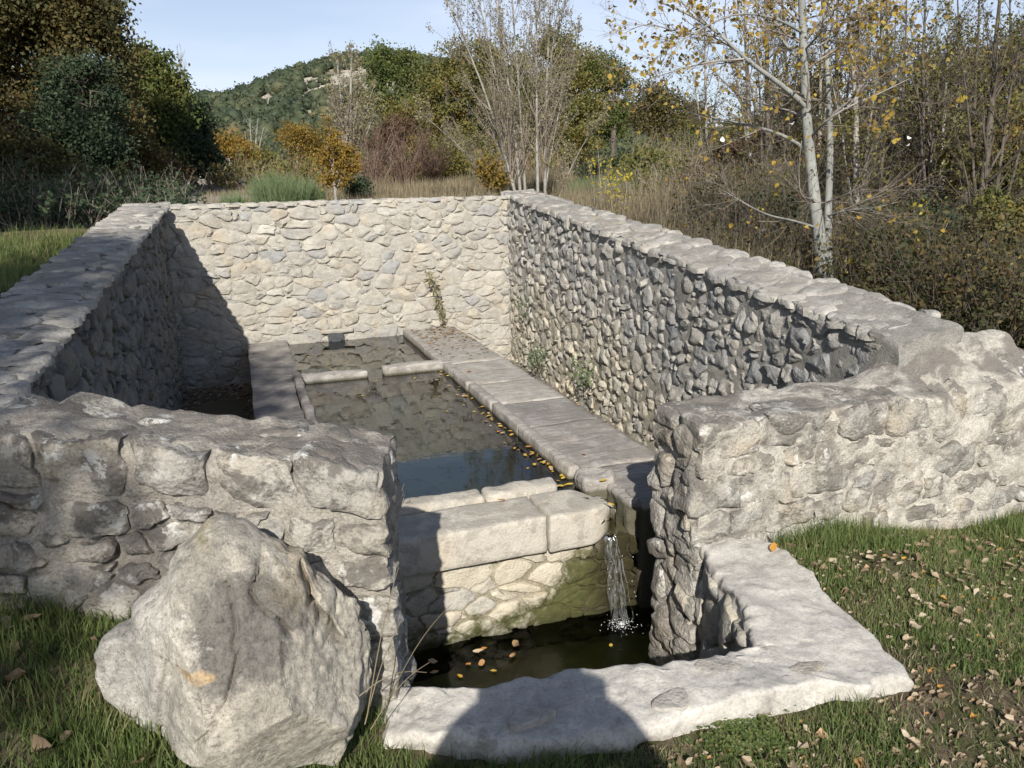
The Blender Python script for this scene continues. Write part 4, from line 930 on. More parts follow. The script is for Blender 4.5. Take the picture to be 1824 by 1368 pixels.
def stems_tree(name, label, cat, base, stems, barkmat, twigmat, seed, group=None, sub=(9, 7, 5), ang=(18, 45), lr=.42, leaf=None, nl=600, ls=.05, rad=.05, t0=.25, up=.25, sides=7, wob=.06, rr=.5, bspread=.05):
    """stems: list of (dx, dy, dz, radius) end points of slender stems from the base"""
    rg = np.random.default_rng(seed); base = np.array(base, float); t_ = thing(name, label, cat, base, group)
    b = MB(); E = np.array([s[:3] for s in stems], float); rs = np.array([s[3] for s in stems]); K = len(E)
    tt = np.linspace(0, 1, 10)[None, :, None]; s0 = np.stack([rg.normal(0, .05, K)+E[:, 0]*bspread, rg.normal(0, bspread, K), np.full(K, -.2)], -1)
    mid = s0*.55+E*.45+np.stack([-E[:, 0]*.14, -E[:, 1]*.14, E[:, 2]*.06], -1)
    P = (1-tt)**2*s0[:, None]+2*tt*(1-tt)*mid[:, None]+tt**2*E[:, None]; P += np.cumsum(rg.normal(0, wob*.35, P.shape), 1)*np.linspace(0, 1, 10)[None, :, None]*.5
    R = rs[:, None]*np.linspace(1, .18, 10)[None]; b.add(*tubes(P, R, sides)); b.build('trunk', barkmat, t_)
    tw = MB(); lv = P, R; last = []
    for q, n_ in enumerate(sub):
        lv = children(lv[0], lv[1], rg, n_, t0 if q == 0 else .15, ang, lr if q == 0 else .5, rr, up, .12 if q else .08, npt=5)
        tw.add(*tubes(lv[0], lv[1], 4 if q == 0 else 3)); last.append(lv)
    tw.build('twigs', twigmat, t_)['kind'] = 'stuff'
    if leaf is not None:
        ends = np.concatenate([l[0] for l in last[-2:]]); k = rg.integers(0, len(ends), nl); Q = at_t(ends[k], rg.uniform(.3, 1, nl))+rg.normal(0, ls*.5, (nl, 3))
        V, F = leaves(Q, rg.uniform(.6, 1.2, nl)*ls, rg, .2); MB().add(V, F).build('crown', leaf, t_, smooth=False)
    return t_
def gpos(px, py, dist):
    p = at(px, py, dist); return np.array([p[0], p[1], float(ground_z(p[0], p[1]))])
RH = r_[:2]/np.linalg.norm(r_[:2]); FH = Fv[:2]/np.linalg.norm(Fv[:2])
def rel(base, px, py, dist, dd=0.):
    """offset from base of what is seen at a pixel dist away, moved dd metres further"""
    p = at(px, py, dist); p = p+np.array([FH[0]*dd, FH[1]*dd, 0]); return p-base
def crown_px(base, dist, spec):
    """lobes given by where they stand in the photograph: (px, py, radius px, squash, depth offset)"""
    out = []
    for (px, py, rp_, sq, dd) in spec:
        c = rel(base, px, py, dist, dd); r = rp_/FPX*dist; out.append((c[0], c[1], c[2], r, r, r*sq))
    return out
def photo_tree(name, label, cat, px, dist, spec, leafmat, barkmat, nleaf, lsize, seed, group, **k):
    b = gpos(px, 330, dist); lob = crown_px(b, dist, spec); top = max(l[2]+.3*l[5] for l in lob); c = np.mean([l[:2] for l in lob], 0)
    return tree(name, label, cat, b, (c[0]*.5, c[1]*.5, top*.8), lob, leafmat, barkmat, nleaf, lsize, seed, group, **k)

# ------------------------------------------------------------------ trees along the track on the left
GL = 'trees beside the track on the left'
photo_tree('oak_tree', 'tall yellow brown autumn oak filling the upper left corner', 'tree', -20, 17, [(-60, 60, 170, .9, 0), (90, 20, 95, .9, -.5), (60, -60, 120, 1, .3), (150, 110, 80, 1, 0), (165, 45, 55, 1, 0), (-30, 230, 150, .8, .4), (195, 200, 40, 1.3, 0)], M['leaf_brown'], M['bark_dark'], 85000, .10, 101, GL, trad=.18, nclump=900, spread=.30)
photo_tree('holm_oak', 'dark green holm oak in front of the tall yellow brown oak', 'tree', 120, 15, [(145, 175, 62, 1.1, 0), (120, 250, 70, .9, 0), (175, 255, 50, 1, -.3), (60, 300, 70, .7, 0)], M['leaf_holm'], M['bark_dark'], 36000, .07, 102, GL, trad=.12, nclump=380, spread=.22)
photo_tree('oak_tree', 'rusty brown small oak half hidden under the dark holm oak', 'tree', 30, 13.5, [(20, 300, 70, .8, 0), (-60, 250, 80, 1, 0), (100, 330, 50, .7, 0), (-20, 380, 60, .6, 0)], M['leaf_brown'], M['bark_dark'], 22000, .07, 103, GL, trad=.1, nclump=140, spread=.22)
photo_tree('oak_tree', 'green oak with rounded top left of the small bare poplar', 'tree', 270, 24, [(262, 130, 40, 1, 0), (235, 165, 45, 1, 0), (298, 155, 28, 1, 0), (270, 200, 60, .9, 0), (250, 270, 60, 1, .5)], M['leaf_green'], M['bark_dark'], 32000, .12, 104, GL, trad=.16, nclump=330, spread=.30)
photo_tree('oak_tree', 'brown leaved oak between the holm oak and the green round topped oak', 'tree', 215, 19, [(205, 160, 32, 1.3, 0), (215, 230, 40, 1, 0), (235, 290, 45, .9, 0)], M['leaf_brown'], M['bark_dark'], 20000, .09, 105, GL, trad=.11, nclump=120, spread=.26)
photo_tree('holm_oak', 'dark holm oak at the right end of the left hand trees beside the track', 'tree', 345, 27, [(345, 215, 32, 1.1, 0), (330, 265, 45, 1, 0), (310, 210, 30, 1, 0), (355, 285, 28, .9, 0)], M['leaf_holm'], M['bark_dark'], 26000, .12, 106, GL, trad=.14, nclump=150, spread=.30)
photo_tree('oak_tree', 'purplish brown shrubby oak at the foot of the dark trees', 'tree', 265, 20, [(265, 290, 40, .8, 0), (220, 320, 45, .7, 0), (300, 310, 30, .7, 0)], M['leaf_rust'], M['bark_dark'], 9000, .07, 107, GL, trad=.07, nclump=110, spread=.22)
for k, (px, d, sp, lab, mt) in enumerate([(150, 14, [(160, 350, 55, .7, 0), (100, 370, 55, .6, 0)], 'low dark bush in deep shade above the left wall', 'leaf_holm'), (40, 12, [(40, 390, 70, .6, 0), (-30, 400, 60, .6, 0)], 'low dark bush at the left edge above the shaded grass', 'leaf_holm'), (230, 17, [(235, 345, 40, .6, 0), (280, 340, 28, .6, 0)], 'low dark bush in shade beside the start of the track', 'leaf_green')]):
    photo_tree('dark_bush', lab, 'bush', px, d, sp, M[mt], M['bark_dark'], 9000, .05, 120+k, 'low bushes under the left hand trees', trad=.04, nclump=120, spread=.16)
# trees behind and to the left of the camera, whose shade dapples the left front wall
tree('oak_tree', 'oak standing behind the camera on the left that shades the boulder grass', 'tree', (-4.4, -5.6, .9), (.2, .8, 5.2), [(.25, .0, 5.2, .95, 1.2, .9), (-.9, .6, 5.0, 1.3, 1.4, 1.2), (.3, 1.7, 5.7, 1.0, 1.0, .8), (.2, 3.0, 5.9, 1.0, 1.1, .8)], M['leaf_green'], M['bark_dark'], 30000, .11, 131, 'trees outside the left edge of the view', trad=.15, nclump=130, spread=.34)
tree('oak_tree', 'oak outside the left edge that shades the grass beyond the left wall', 'tree', (-6.6, 3.5, 1.1), (0, 0, 6), [(0, 0, 6.2, 2.3, 2.3, 1.8), (1.2, -1.2, 4.6, 1.5, 1.5, 1.1), (2.0, 1.4, 4.2, 1.2, 1.3, 1.0), (1.8, .2, 5.4, 1.3, 1.3, 1.0), (-1.5, 1.5, 5, 2, 2, 1.8), (1.6, 1.2, 5.2, 1.8, 1.8, 1.4), (.6, 3, 6, 2, 2, 1.6)], M['leaf_green'], M['bark_dark'], 30000, .12, 132, 'trees outside the left edge of the view', trad=.2, nclump=170, spread=.4)
tree('oak_tree', 'second oak outside the left edge that keeps the left hand trees in shade', 'tree', (-8.2, 7.5, 1.3), (0, 0, 7), [(0, 0, 7.2, 2.6, 2.6, 2.2), (-1.5, 1.5, 5, 2.2, 2.2, 2), (1.8, 1.2, 5.2, 2, 2, 1.6), (1, 3, 6.4, 2, 2, 2), (2.5, -1, 4, 2, 2, 1.6)], M['leaf_green'], M['bark_dark'], 20000, .13, 133, 'trees outside the left edge of the view', trad=.2, nclump=200, spread=.42)

# ------------------------------------------------------------------ the middle distance
GM = 'oaks behind the far wall'
photo_tree('oak_tree', 'green oak on the hill side right of the pale rock scar', 'tree', 700, 48, [(690, 120, 38, 1, 0), (730, 135, 40, .9, 0), (690, 165, 42, .9, 0), (740, 180, 45, 1, 0)], M['leaf_green'], M['bark_grey'], 15000, .17, 140, GM, trad=.22, nclump=160, spread=.5)
photo_tree('oak_tree', 'broad olive green oak behind the slanting pale poplars', 'tree', 800, 34, [(800, 130, 45, 1, 0), (850, 110, 42, 1, 0), (775, 190, 50, 1, 0), (840, 190, 60, 1, .5), (760, 245, 38, 1, 0), (830, 260, 50, .8, 0), (720, 215, 34, 1, 0)], M['leaf_olive'], M['bark_dark'], 30000, .12, 141, GM, trad=.2, nclump=260, spread=.36)
photo_tree('oak_tree', 'dark green oak between the broad olive oak and the tallest round oak', 'tree', 905, 36, [(905, 115, 38, 1, 0), (890, 170, 45, 1, 0), (930, 190, 45, 1, 0)], M['leaf_green'], M['bark_dark'], 15000, .13, 142, GM, trad=.2, nclump=150, spread=.38)
photo_tree('oak_tree', 'tallest round oak turning yellow brown behind the bare poplar stems', 'tree', 1000, 33, [(985, 105, 50, .9, 0), (1030, 120, 42, 1, 0), (1005, 180, 62, 1, 0), (1050, 200, 48, 1, 0), (960, 180, 40, 1, 0), (1010, 250, 60, .8, 0)], M['leaf_olive'], M['bark_dark'], 30000, .12, 143, GM, trad=.2, nclump=260, spread=.36)
photo_tree('oak_tree', 'bright green oak at the right edge of the row of round oaks', 'tree', 1090, 36, [(1075, 130, 38, 1, 0), (1100, 175, 32, 1.2, 0), (1085, 215, 38, 1, .4)], M['leaf_green'], M['bark_dark'], 14000, .12, 144, GM, trad=.16, nclump=130, spread=.36)
photo_tree('oak_tree', 'golden brown oak on top of the dry bank left of the white trunked tree', 'tree', 1190, 27, [(1175, 185, 42, .8, 0), (1225, 205, 35, .7, 0), (1150, 215, 30, .7, 0), (1200, 225, 40, .6, 0)], M['leaf_brown'], M['bark_dark'], 12000, .10, 145, GM, trad=.12, nclump=130, spread=.3)
for k, (px, d, sp, lab, mt, nl_) in enumerate([
    (415, 36, [(395, 265, 24, 1, 0), (425, 270, 28, .9, 0), (400, 300, 26, .7, 0)], 'orange brown bush right of the dark trees beside the track', 'leaf_orange', 6000),
    (450, 40, [(450, 290, 28, .8, 0), (475, 275, 22, .9, 0)], 'olive yellow bush behind the green broom', 'leaf_olive', 5000),
    (530, 50, [(525, 245, 26, .9, 0), (555, 255, 22, .9, 0), (540, 270, 28, .7, 0)], 'rust orange bush behind the small orange tree', 'leaf_orange', 6000),
    (690, 26, [(690, 250, 30, .9, 0), (715, 235, 28, .9, 0), (735, 265, 26, .9, 0)], 'rounded brown and orange shrub above the reddish thicket', 'leaf_rust', 8000),
    (755, 24, [(750, 275, 22, 1, 0), (790, 280, 26, .8, 0), (820, 290, 26, .7, 0), (780, 300, 30, .6, 0)], 'green brown shrub with a dark hollow beneath behind the far wall', 'leaf_olive', 9000),
    (870, 14, [(868, 300, 12, 1.4, 0), (880, 320, 14, 1, 0)], 'small rust orange sapling just behind the far wall', 'leaf_orange', 1200),
    (1075, 17, [(1060, 310, 26, .9, 0), (1100, 305, 30, .9, 0), (1125, 325, 24, .8, 0)], 'dark green rounded shrub on the bank behind the right wall corner', 'leaf_holm', 8000),
    (625, 17, [(640, 335, 14, .8, 0)], 'small blue green shrub right of the small orange tree', 'leaf_holm', 1500)]):
    photo_tree('shrub', lab, 'shrub', px, d, sp, M[mt], M['bark_grey'], nl_, .04+.0022*d, 160+k, 'shrubs behind the far wall', trad=.03+.001*d, nclump=max(40, nl_//70), spread=.010*d)
photo_tree('small_tree', 'small orange leaved tree standing just behind the far wall', 'tree', 598, 15, [(583, 235, 13, 1.6, 0), (600, 275, 30, .9, 0), (575, 290, 20, .8, 0), (622, 290, 20, .8, 0), (600, 315, 25, .6, 0)], M['leaf_orange'], M['bark_grey'], 3600, .065, 170, None, trad=.035, nclump=90, spread=.11)
# pale, almost leafless poplars
def px_stem(base, dist, px, py, r, dd=0): q = rel(base, px, py, dist, dd); return (*q, r)
d = 15.; b = gpos(940, 340, d)
stems_tree('poplar_tree', 'clump of slender pale poplar stems behind the far right corner of the walls', 'tree', b,
    [px_stem(b, d, *q) for q in [(780, -30, .034), (835, -60, .030, .3), (868, -90, .036, .3), (905, -90, .034, -.3), (800, 90, .020, .6), (955, -90, .036), (990, -90, .034, .4), (1010, -60, .028), (1035, 60, .020, .5), (740, 195, .015), (1080, 200, .015)]],
    M['bark_pale'], M['twig'], 180, None, (24, 9, 6), (14, 42), .32, M['leaf_pale'], 14000, .045, t0=.12, up=.35, bspread=.22)
d = 30.; b = gpos(625, 330, d)
stems_tree('poplar_tree', 'pale feathery poplar in front of the wooded hill right of the small orange tree', 'tree', b,
    [px_stem(b, d, *q) for q in [(625, 95, .10), (600, 100, .08), (645, 120, .07), (665, 150, .06), (590, 160, .06), (580, 210, .05), (670, 200, .05)]],
    M['bark_pale'], M['twig'], 181, None, (24, 9, 5), (14, 40), .34, M['leaf_pale'], 5000, .10, t0=.15, up=.4)
d = 75.; b = gpos(328, 330, d)
stems_tree('poplar_tree', 'distant bare poplar standing up behind the left hand trees', 'tree', b,
    [px_stem(b, d, *q) for q in [(322, 98, .14), (315, 115, .1), (330, 105, .1), (338, 150, .08)]], M['bark_pale'], M['twig'], 182, None, (18, 8, 3), (12, 30), .3, t0=.3, up=.5)
d = 45.; b = gpos(452, 330, d)
stems_tree('dead_tree', 'small whitish dead tree above the green broom', 'tree', b,
    [px_stem(b, d, *q) for q in [(445, 212, .09), (460, 212, .08), (472, 225, .07), (435, 235, .06)]], M['bark_pale'], M['bark_pale'], 183, None, (8, 5), (25, 60), .35, t0=.3, up=.2)
d = 22.; 
for k, (px, lab) in enumerate([(665, 'reddish bare thicket left of the slanting poplars, nearer the orange tree'), (720, 'reddish bare thicket in the middle behind the far wall'), (775, 'reddish bare thicket closest to the slanting poplars')]):
    b = gpos(px, 335, d+k)
    rg = np.random.default_rng(k)
    stems_tree('bare_thicket', lab, 'thicket', b, [px_stem(b, d, px+rg.uniform(-50, 50), rg.uniform(215, 290), .02, rg.uniform(-1, 1)) for q in range(26)], M['twig_red'], M['twig_red'], 190+k, 'reddish thickets behind the far wall', (9, 5, 3), (15, 45), .4, M['leaf_rust'], 900, .05, t0=.15, up=.3, sides=4)
def broom(px, py, d, w_, h, n_, label, seed, lean=.35, mat='leaf_broom'):
    rg = np.random.default_rng(seed); b = gpos(px, py, d); t_ = thing('broom_shrub', label, 'shrub', b, 'broom shrubs behind the far wall')
    K = n_; th = rg.uniform(0, 6.28, K); rr_ = rg.uniform(0, 1, K)**.5; st = np.stack([rr_*np.cos(th)*w_*.45, rr_*np.sin(th)*w_*.45, rg.uniform(-.1, .25, K)*h], -1)
    dr = unit(np.stack([np.cos(th)*lean*rr_, np.sin(th)*lean*rr_, np.ones(K)], -1)+rg.normal(0, .1, (K, 3)))
    P, R = grow(st, dr, h*rg.uniform(.5, 1.0, K)*(1-.25*rr_), np.full(K, .0035*d/12), rg, .1, .05, 5, .4); mb = MB(); mb.add(*tubes(P, R, 3)); lv = children(P, R, rg, 4, .25, (8, 25), .5, .8, .3, .06, npt=4); mb.add(*tubes(lv[0], lv[1], 3))
    mb.build('stems', M[mat], t_, smooth=False)['kind'] = 'stuff'
broom(500, 335, 15, 1.1, .72, 900, 'big bright green broom with upright rushy stems behind the far wall', 201)
broom(550, 335, 15.5, .6, .55, 380, 'green broom between the big broom and the small orange tree', 202)
broom(415, 340, 14, .45, .38, 260, 'small dark green broom beside the start of the pale track', 203)
broom(1050, 335, 15, .8, .5, 500, 'grey green broom right of the poplar clump', 204)
broom(1120, 320, 15, .9, .62, 600, 'dark green broom on the bank behind the right hand wall', 205)
broom(1290, 280, 18, .7, .5, 350, 'grey green broom on the dry bank left of the white trunk', 206)
# ------------------------------------------------------------------ the white trunked tree behind the right wall
d = 6.8; b = at(1472, 500, d); b[2] = float(ground_z(b[0], b[1]))
AS = .86
asp = thing('poplar_tree', 'white trunked young poplar with yellow leaves behind the long right wall', 'tree', b)
rg = np.random.default_rng(300)
def line_px(pts, r0, r1, dist=d, nn=14):
    """a limb through pixels (px, py, extra distance)"""
    Q = np.array([rel(b, x, y, dist+e) for x, y, e in pts]); L = np.concatenate([[0], np.cumsum(np.linalg.norm(np.diff(Q, axis=0), axis=1))]); t = np.linspace(0, L[-1], nn)
    q = np.stack([np.interp(t, L, Q[:, k]) for k in range(3)], -1)
    for _ in range(2): q[1:-1] = .25*q[:-2]+.5*q[1:-1]+.25*q[2:]
    return q, np.linspace(r0, r1, nn)
main = [line_px(*a) for a in [
    ([(1473, 560, 0), (1466, 470, 0), (1458, 410, 0), (1448, 330, 0), (1441, 270, 0), (1435, 190, 0), (1432, 90, 0), (1425, -60, 0)], .070, .030),
    ([(1480, 560, .05), (1476, 470, .06), (1472, 400, .08), (1478, 320, .1), (1480, 230, .1), (1474, 130, .1), (1470, 60, .1), (1462, -60, .1)], .045, .018),
    ([(1440, 195, 0), (1410, 165, -.1), (1370, 135, -.2), (1325, 105, -.3), (1290, 65, -.35), (1240, 30, -.4), (1180, 5, -.4)], .030, .008),
    ([(1441, 270, 0), (1405, 245, .2), (1350, 225, .4), (1285, 213, .5), (1225, 200, .6)], .022, .005),
    ([(1436, 210, 0), (1400, 195, .3), (1340, 180, .5), (1300, 165, .6)], .015, .004),
    ([(1452, 405, 0), (1410, 392, -.3), (1370, 385, -.5), (1330, 365, -.6), (1290, 340, -.7)], .014, .004),
    ([(1472, 385, .08), (1510, 374, -.2), (1550, 372, -.4), (1600, 360, -.5)], .012, .003),
    ([(1460, 365, .0), (1500, 350, -.4), (1540, 330, -.6), (1575, 300, -.8)], .010, .003),
    ([(1478, 208, .1), (1500, 190, .0), (1530, 165, -.1), (1548, 120, -.1), (1560, 80, -.2), (1600, 40, -.3)], .018, .006),
    ([(1444, 245, 0), (1470, 215, -.3), (1510, 190, -.4), (1560, 170, -.5), (1620, 140, -.6)], .014, .004),
    ([(1434, 120, 0), (1400, 80, .2), (1370, 40, .3), (1340, 0, .4), (1310, -40, .4)], .016, .005),
    ([(1432, 60, 0), (1380, 30, -.3), (1310, 20, -.5), (1230, 60, -.6), (1160, 110, -.6)], .014, .004),
    ([(1470, 60, .1), (1520, 30, 0), (1570, 0, 0), (1620, -40, 0)], .014, .004),
    ([(1433, 90, 0), (1470, 50, -.4), (1500, 10, -.5), (1540, -30, -.6)], .012, .004),
    ([(1325, 105, -.3), (1260, 110, -.3), (1190, 130, -.4), (1130, 150, -.4)], .010, .003),
    ([(1290, 65, -.35), (1220, 60, -.4), (1150, 40, -.4), (1110, 60, -.4)], .009, .003),
    ([(1450, 355, -.02), (1425, 350, -.3), (1422, 300, -.4), (1428, 250, -.5)], .008, .003)]]
LP = np.array([m[0] for m in main]); LR = np.array([m[1] for m in main])*AS
mb = MB(); mb.add(*tubes(LP[:2], LR[:2], 14)); mb.build('trunk', M['bark_aspen'], asp)
for q in range(2, len(LP)):
    V, F = tubes(LP[q:q+1], LR[q:q+1], 8); MB().add(V, F).build('limb', M['bark_aspen'] if q in (2, 3, 5, 6, 10, 11) else M['bark_grey'], asp)
l1 = children(LP[2:], LR[2:], rg, 9, .15, (20, 60), .4, .45, .05, .12, L=(.35, .9), npt=6)
l1b = children(LP[:2, 7:], LR[:2, 7:], rg, 16, .0, (35, 75), .4, .3, .1, .12, L=(.4, 1.0), npt=6)
l1 = (np.concatenate([l1[0], l1b[0]]), np.concatenate([l1[1], l1b[1]]))
l2 = children(l1[0], l1[1], rg, 6, .15, (20, 60), .5, .6, .05, .15, L=(.15, .4), npt=5)
l3 = children(l2[0], l2[1], rg, 3, .2, (20, 60), .5, .7, 0, .15, L=(.06, .18), npt=4)
mb = MB()
for l, s_ in ((l1, 5), (l2, 4), (l3, 3)): mb.add(*tubes(l[0], l[1], s_))
mb.build('twigs', M['twig'], asp)['kind'] = 'stuff'
# ovate leaves with a short stalk, each its own object for the largest ones
def ovate(s, rgx, curl=.2):
    t = np.array([0, .25, .5, .75, 1.]); wd = np.array([.1, .85, 1., .62, .0])*.40; V = []
    for a, w__ in zip(t, wd):
        z = curl*math.sin(a*3)*.3; V += [(a, -w__, z+curl*w__), (a, 0, z), (a, w__, z+curl*w__)]
    V = np.array(V)*s; F = []
    for k in range(4):
        i = k*3; F += [(i, i+3, i+4, i+1), (i+1, i+4, i+5, i+2)]
    return V+np.array([s*.35, 0, 0])*0, np.array(F)
def rot_leaf(rgx, n_, droop=.9):
    d_ = unit(rgx.normal(size=(n_, 3))*np.array([1, 1, .6])+np.array([0, 0, -droop])); nn_ = perp(d_, rgx); b_ = np.cross(nn_, d_); return np.stack([d_, b_, nn_], -1)
ends = np.concatenate([l2[0][:, -1], l3[0][:, -1], l3[0][:, 2]])
pxl = np.array([seen_from_camera(p+b) for p in ends]); keep = (pxl[:, 0] > 1080) & (pxl[:, 1] > -60) & (pxl[:, 1] < 460)
# fewer leaves low down and on the right, as the tree is losing them
pr = np.where(pxl[:, 1] > 250, .14, np.where(pxl[:, 1] > 130, .6, 1.0)); keep &= rg.random(len(ends)) < pr
ends = ends[keep]; print('aspen leaves', len(ends)); nlv = min(len(ends), 2600); ends = ends[rg.permutation(len(ends))[:nlv]]
RM = rot_leaf(rg, nlv); sz = rg.uniform(.024, .050, nlv); meshes = []
for k in range(6):
    V, F = ovate(1., rg, rg.uniform(.05, .6)); me = mk_mesh('leaf', V, F, True); me.materials.append(M['leaf_aspen']); meshes.append(me)
pz = np.array([seen_from_camera(p+b)[1] for p in ends]); od = np.argsort(-pz*0+rg.random(nlv))
for k in od[:300]:
    o = bpy.data.objects.new('leaf', meshes[rg.integers(0, 6)]); COL.objects.link(o); o.parent = asp
    mw = Matrix([[*(RM[k][i]*sz[k]), ends[k][i]] for i in range(3)]+[[0, 0, 0, 1]]); o.matrix_local = mw
mb = MB()
for k in od[300:]:
    V, F = ovate(1., rg, rg.uniform(.05, .6)); mb.add((V*sz[k])@RM[k].T+ends[k], F)
mb.build('foliage', M['leaf_aspen'], asp)['kind'] = 'stuff'
mw = M['leaf_white']
for (px, py, s_) in [(1412, 222, .055), (1287, 243, .05), (1332, 276, .04), (1616, 242, .04), (1620, 255, .035)]:
    V, F = ovate(s_, rg, .5); q = rel(b, px, py, 6.4); R_ = rot_leaf(rg, 1, .3)[0]; o = obj('white_leaf', mk_mesh('white_leaf', V@R_.T, F), mw, asp); o.location = q

# ------------------------------------------------------------------ wood on the right: dark slender trees, twigs and undergrowth
GR = 'bare trees in the wood on the right'
specs = [(1362, 13, [(1362, -60, .07), (1340, 60, .03), (1385, 20, .03)], 'slender ivy dark tree seen left of the white trunk', 'bark_dark'),
    (1330, 17, [(1322, -40, .08), (1300, 80, .03), (1350, 60, .03)], 'straight grey tree standing on the bank left of the white trunk', 'bark_grey'),
    (1530, 10, [(1510, -60, .06), (1560, 60, .03), (1480, 120, .02)], 'tall brownish tree just right of the white trunk', 'bark_grey'),
    (1548, 11, [(1520, 60, .06), (1590, 110, .03), (1500, 200, .02)], 'leaning dark trunk with reddish patch right of the white trunk', 'bark_dark'),
    (1600, 15, [(1612, -30, .05), (1580, 80, .03), (1640, 60, .03)], 'thin dark tree midway between the white trunk and the right edge', 'bark_dark'),
    (1672, 13, [(1690, -50, .04), (1650, 60, .03), (1720, 80, .03)], 'bare forked tree left of the dark straight trunk', 'bark_grey'),
    (1762, 9.5, [(1782, -60, .07), (1700, 60, .03), (1840, 40, .035), (1690, 220, .02), (1850, 160, .03), (1740, 40, .02)], 'dark straight trunk with spreading branches near the right edge', 'bark_dark'),
    (1815, 12, [(1830, -50, .06), (1800, 40, .03), (1870, 60, .03)], 'dark tree at the very right edge', 'bark_dark'),
    (1700, 19, [(1705, -20, .07), (1670, 60, .04), (1740, 90, .04)], 'tall tree deep in the wood behind the forked tree', 'bark_dark'),
    (1450, 18, [(1460, 10, .06), (1420, 80, .04), (1490, 70, .04)], 'tree deep behind the white trunk', 'bark_grey'),
    (1250, 20, [(1255, 20, .05), (1225, 90, .03), (1285, 80, .03)], 'thin grey tree on the bank far left of the white trunk', 'bark_grey'),
    (1400, 15, [(1395, -60, .05), (1370, 60, .03), (1425, 30, .03)], 'thin dark tree directly behind the left limb of the white trunk', 'bark_dark'),
    (1480, 13, [(1490, -60, .05), (1465, 50, .03), (1520, 40, .03)], 'thin dark tree directly behind the twin stems of the white trunk', 'bark_dark'),
    (1575, 12, [(1560, -60, .04), (1600, 20, .03), (1540, 90, .02)], 'crooked dark tree between the leaning trunk and the thin dark tree', 'bark_dark'),
    (1640, 11, [(1655, -60, .045), (1620, 40, .03), (1690, 60, .03)], 'dark tree with many thin twigs left of the bare forked tree', 'bark_dark'),
    (1725, 11, [(1735, -60, .04), (1700, 20, .03), (1760, 50, .025)], 'slim dark tree just left of the dark straight trunk', 'bark_dark'),
    (1790, 16, [(1795, -60, .05), (1760, 20, .03), (1830, 30, .03)], 'slim dark tree deep behind the dark straight trunk', 'bark_dark'),
    (1570, 21, [(1575, -20, .08), (1540, 70, .04), (1610, 50, .04)], 'tall tree deep in the wood right of the white trunk', 'bark_dark')]
for k, (px, d, st_, lab, bk) in enumerate(specs):
    bb = gpos(px, 380, d)
    stems_tree('bare_tree', lab, 'tree', bb, [px_stem(bb, d, x, y, r, 0) for x, y, r in st_], M[bk], M['bark_dark'] if k not in (1, 5) else M['twig'], 310+k, GR, (18, 8, 5), (22, 60), .32, M['leaf_brown'] if k % 2 else M['leaf_olive'], 1500, .05, t0=.22, up=.15, wob=.08, rr=.45)
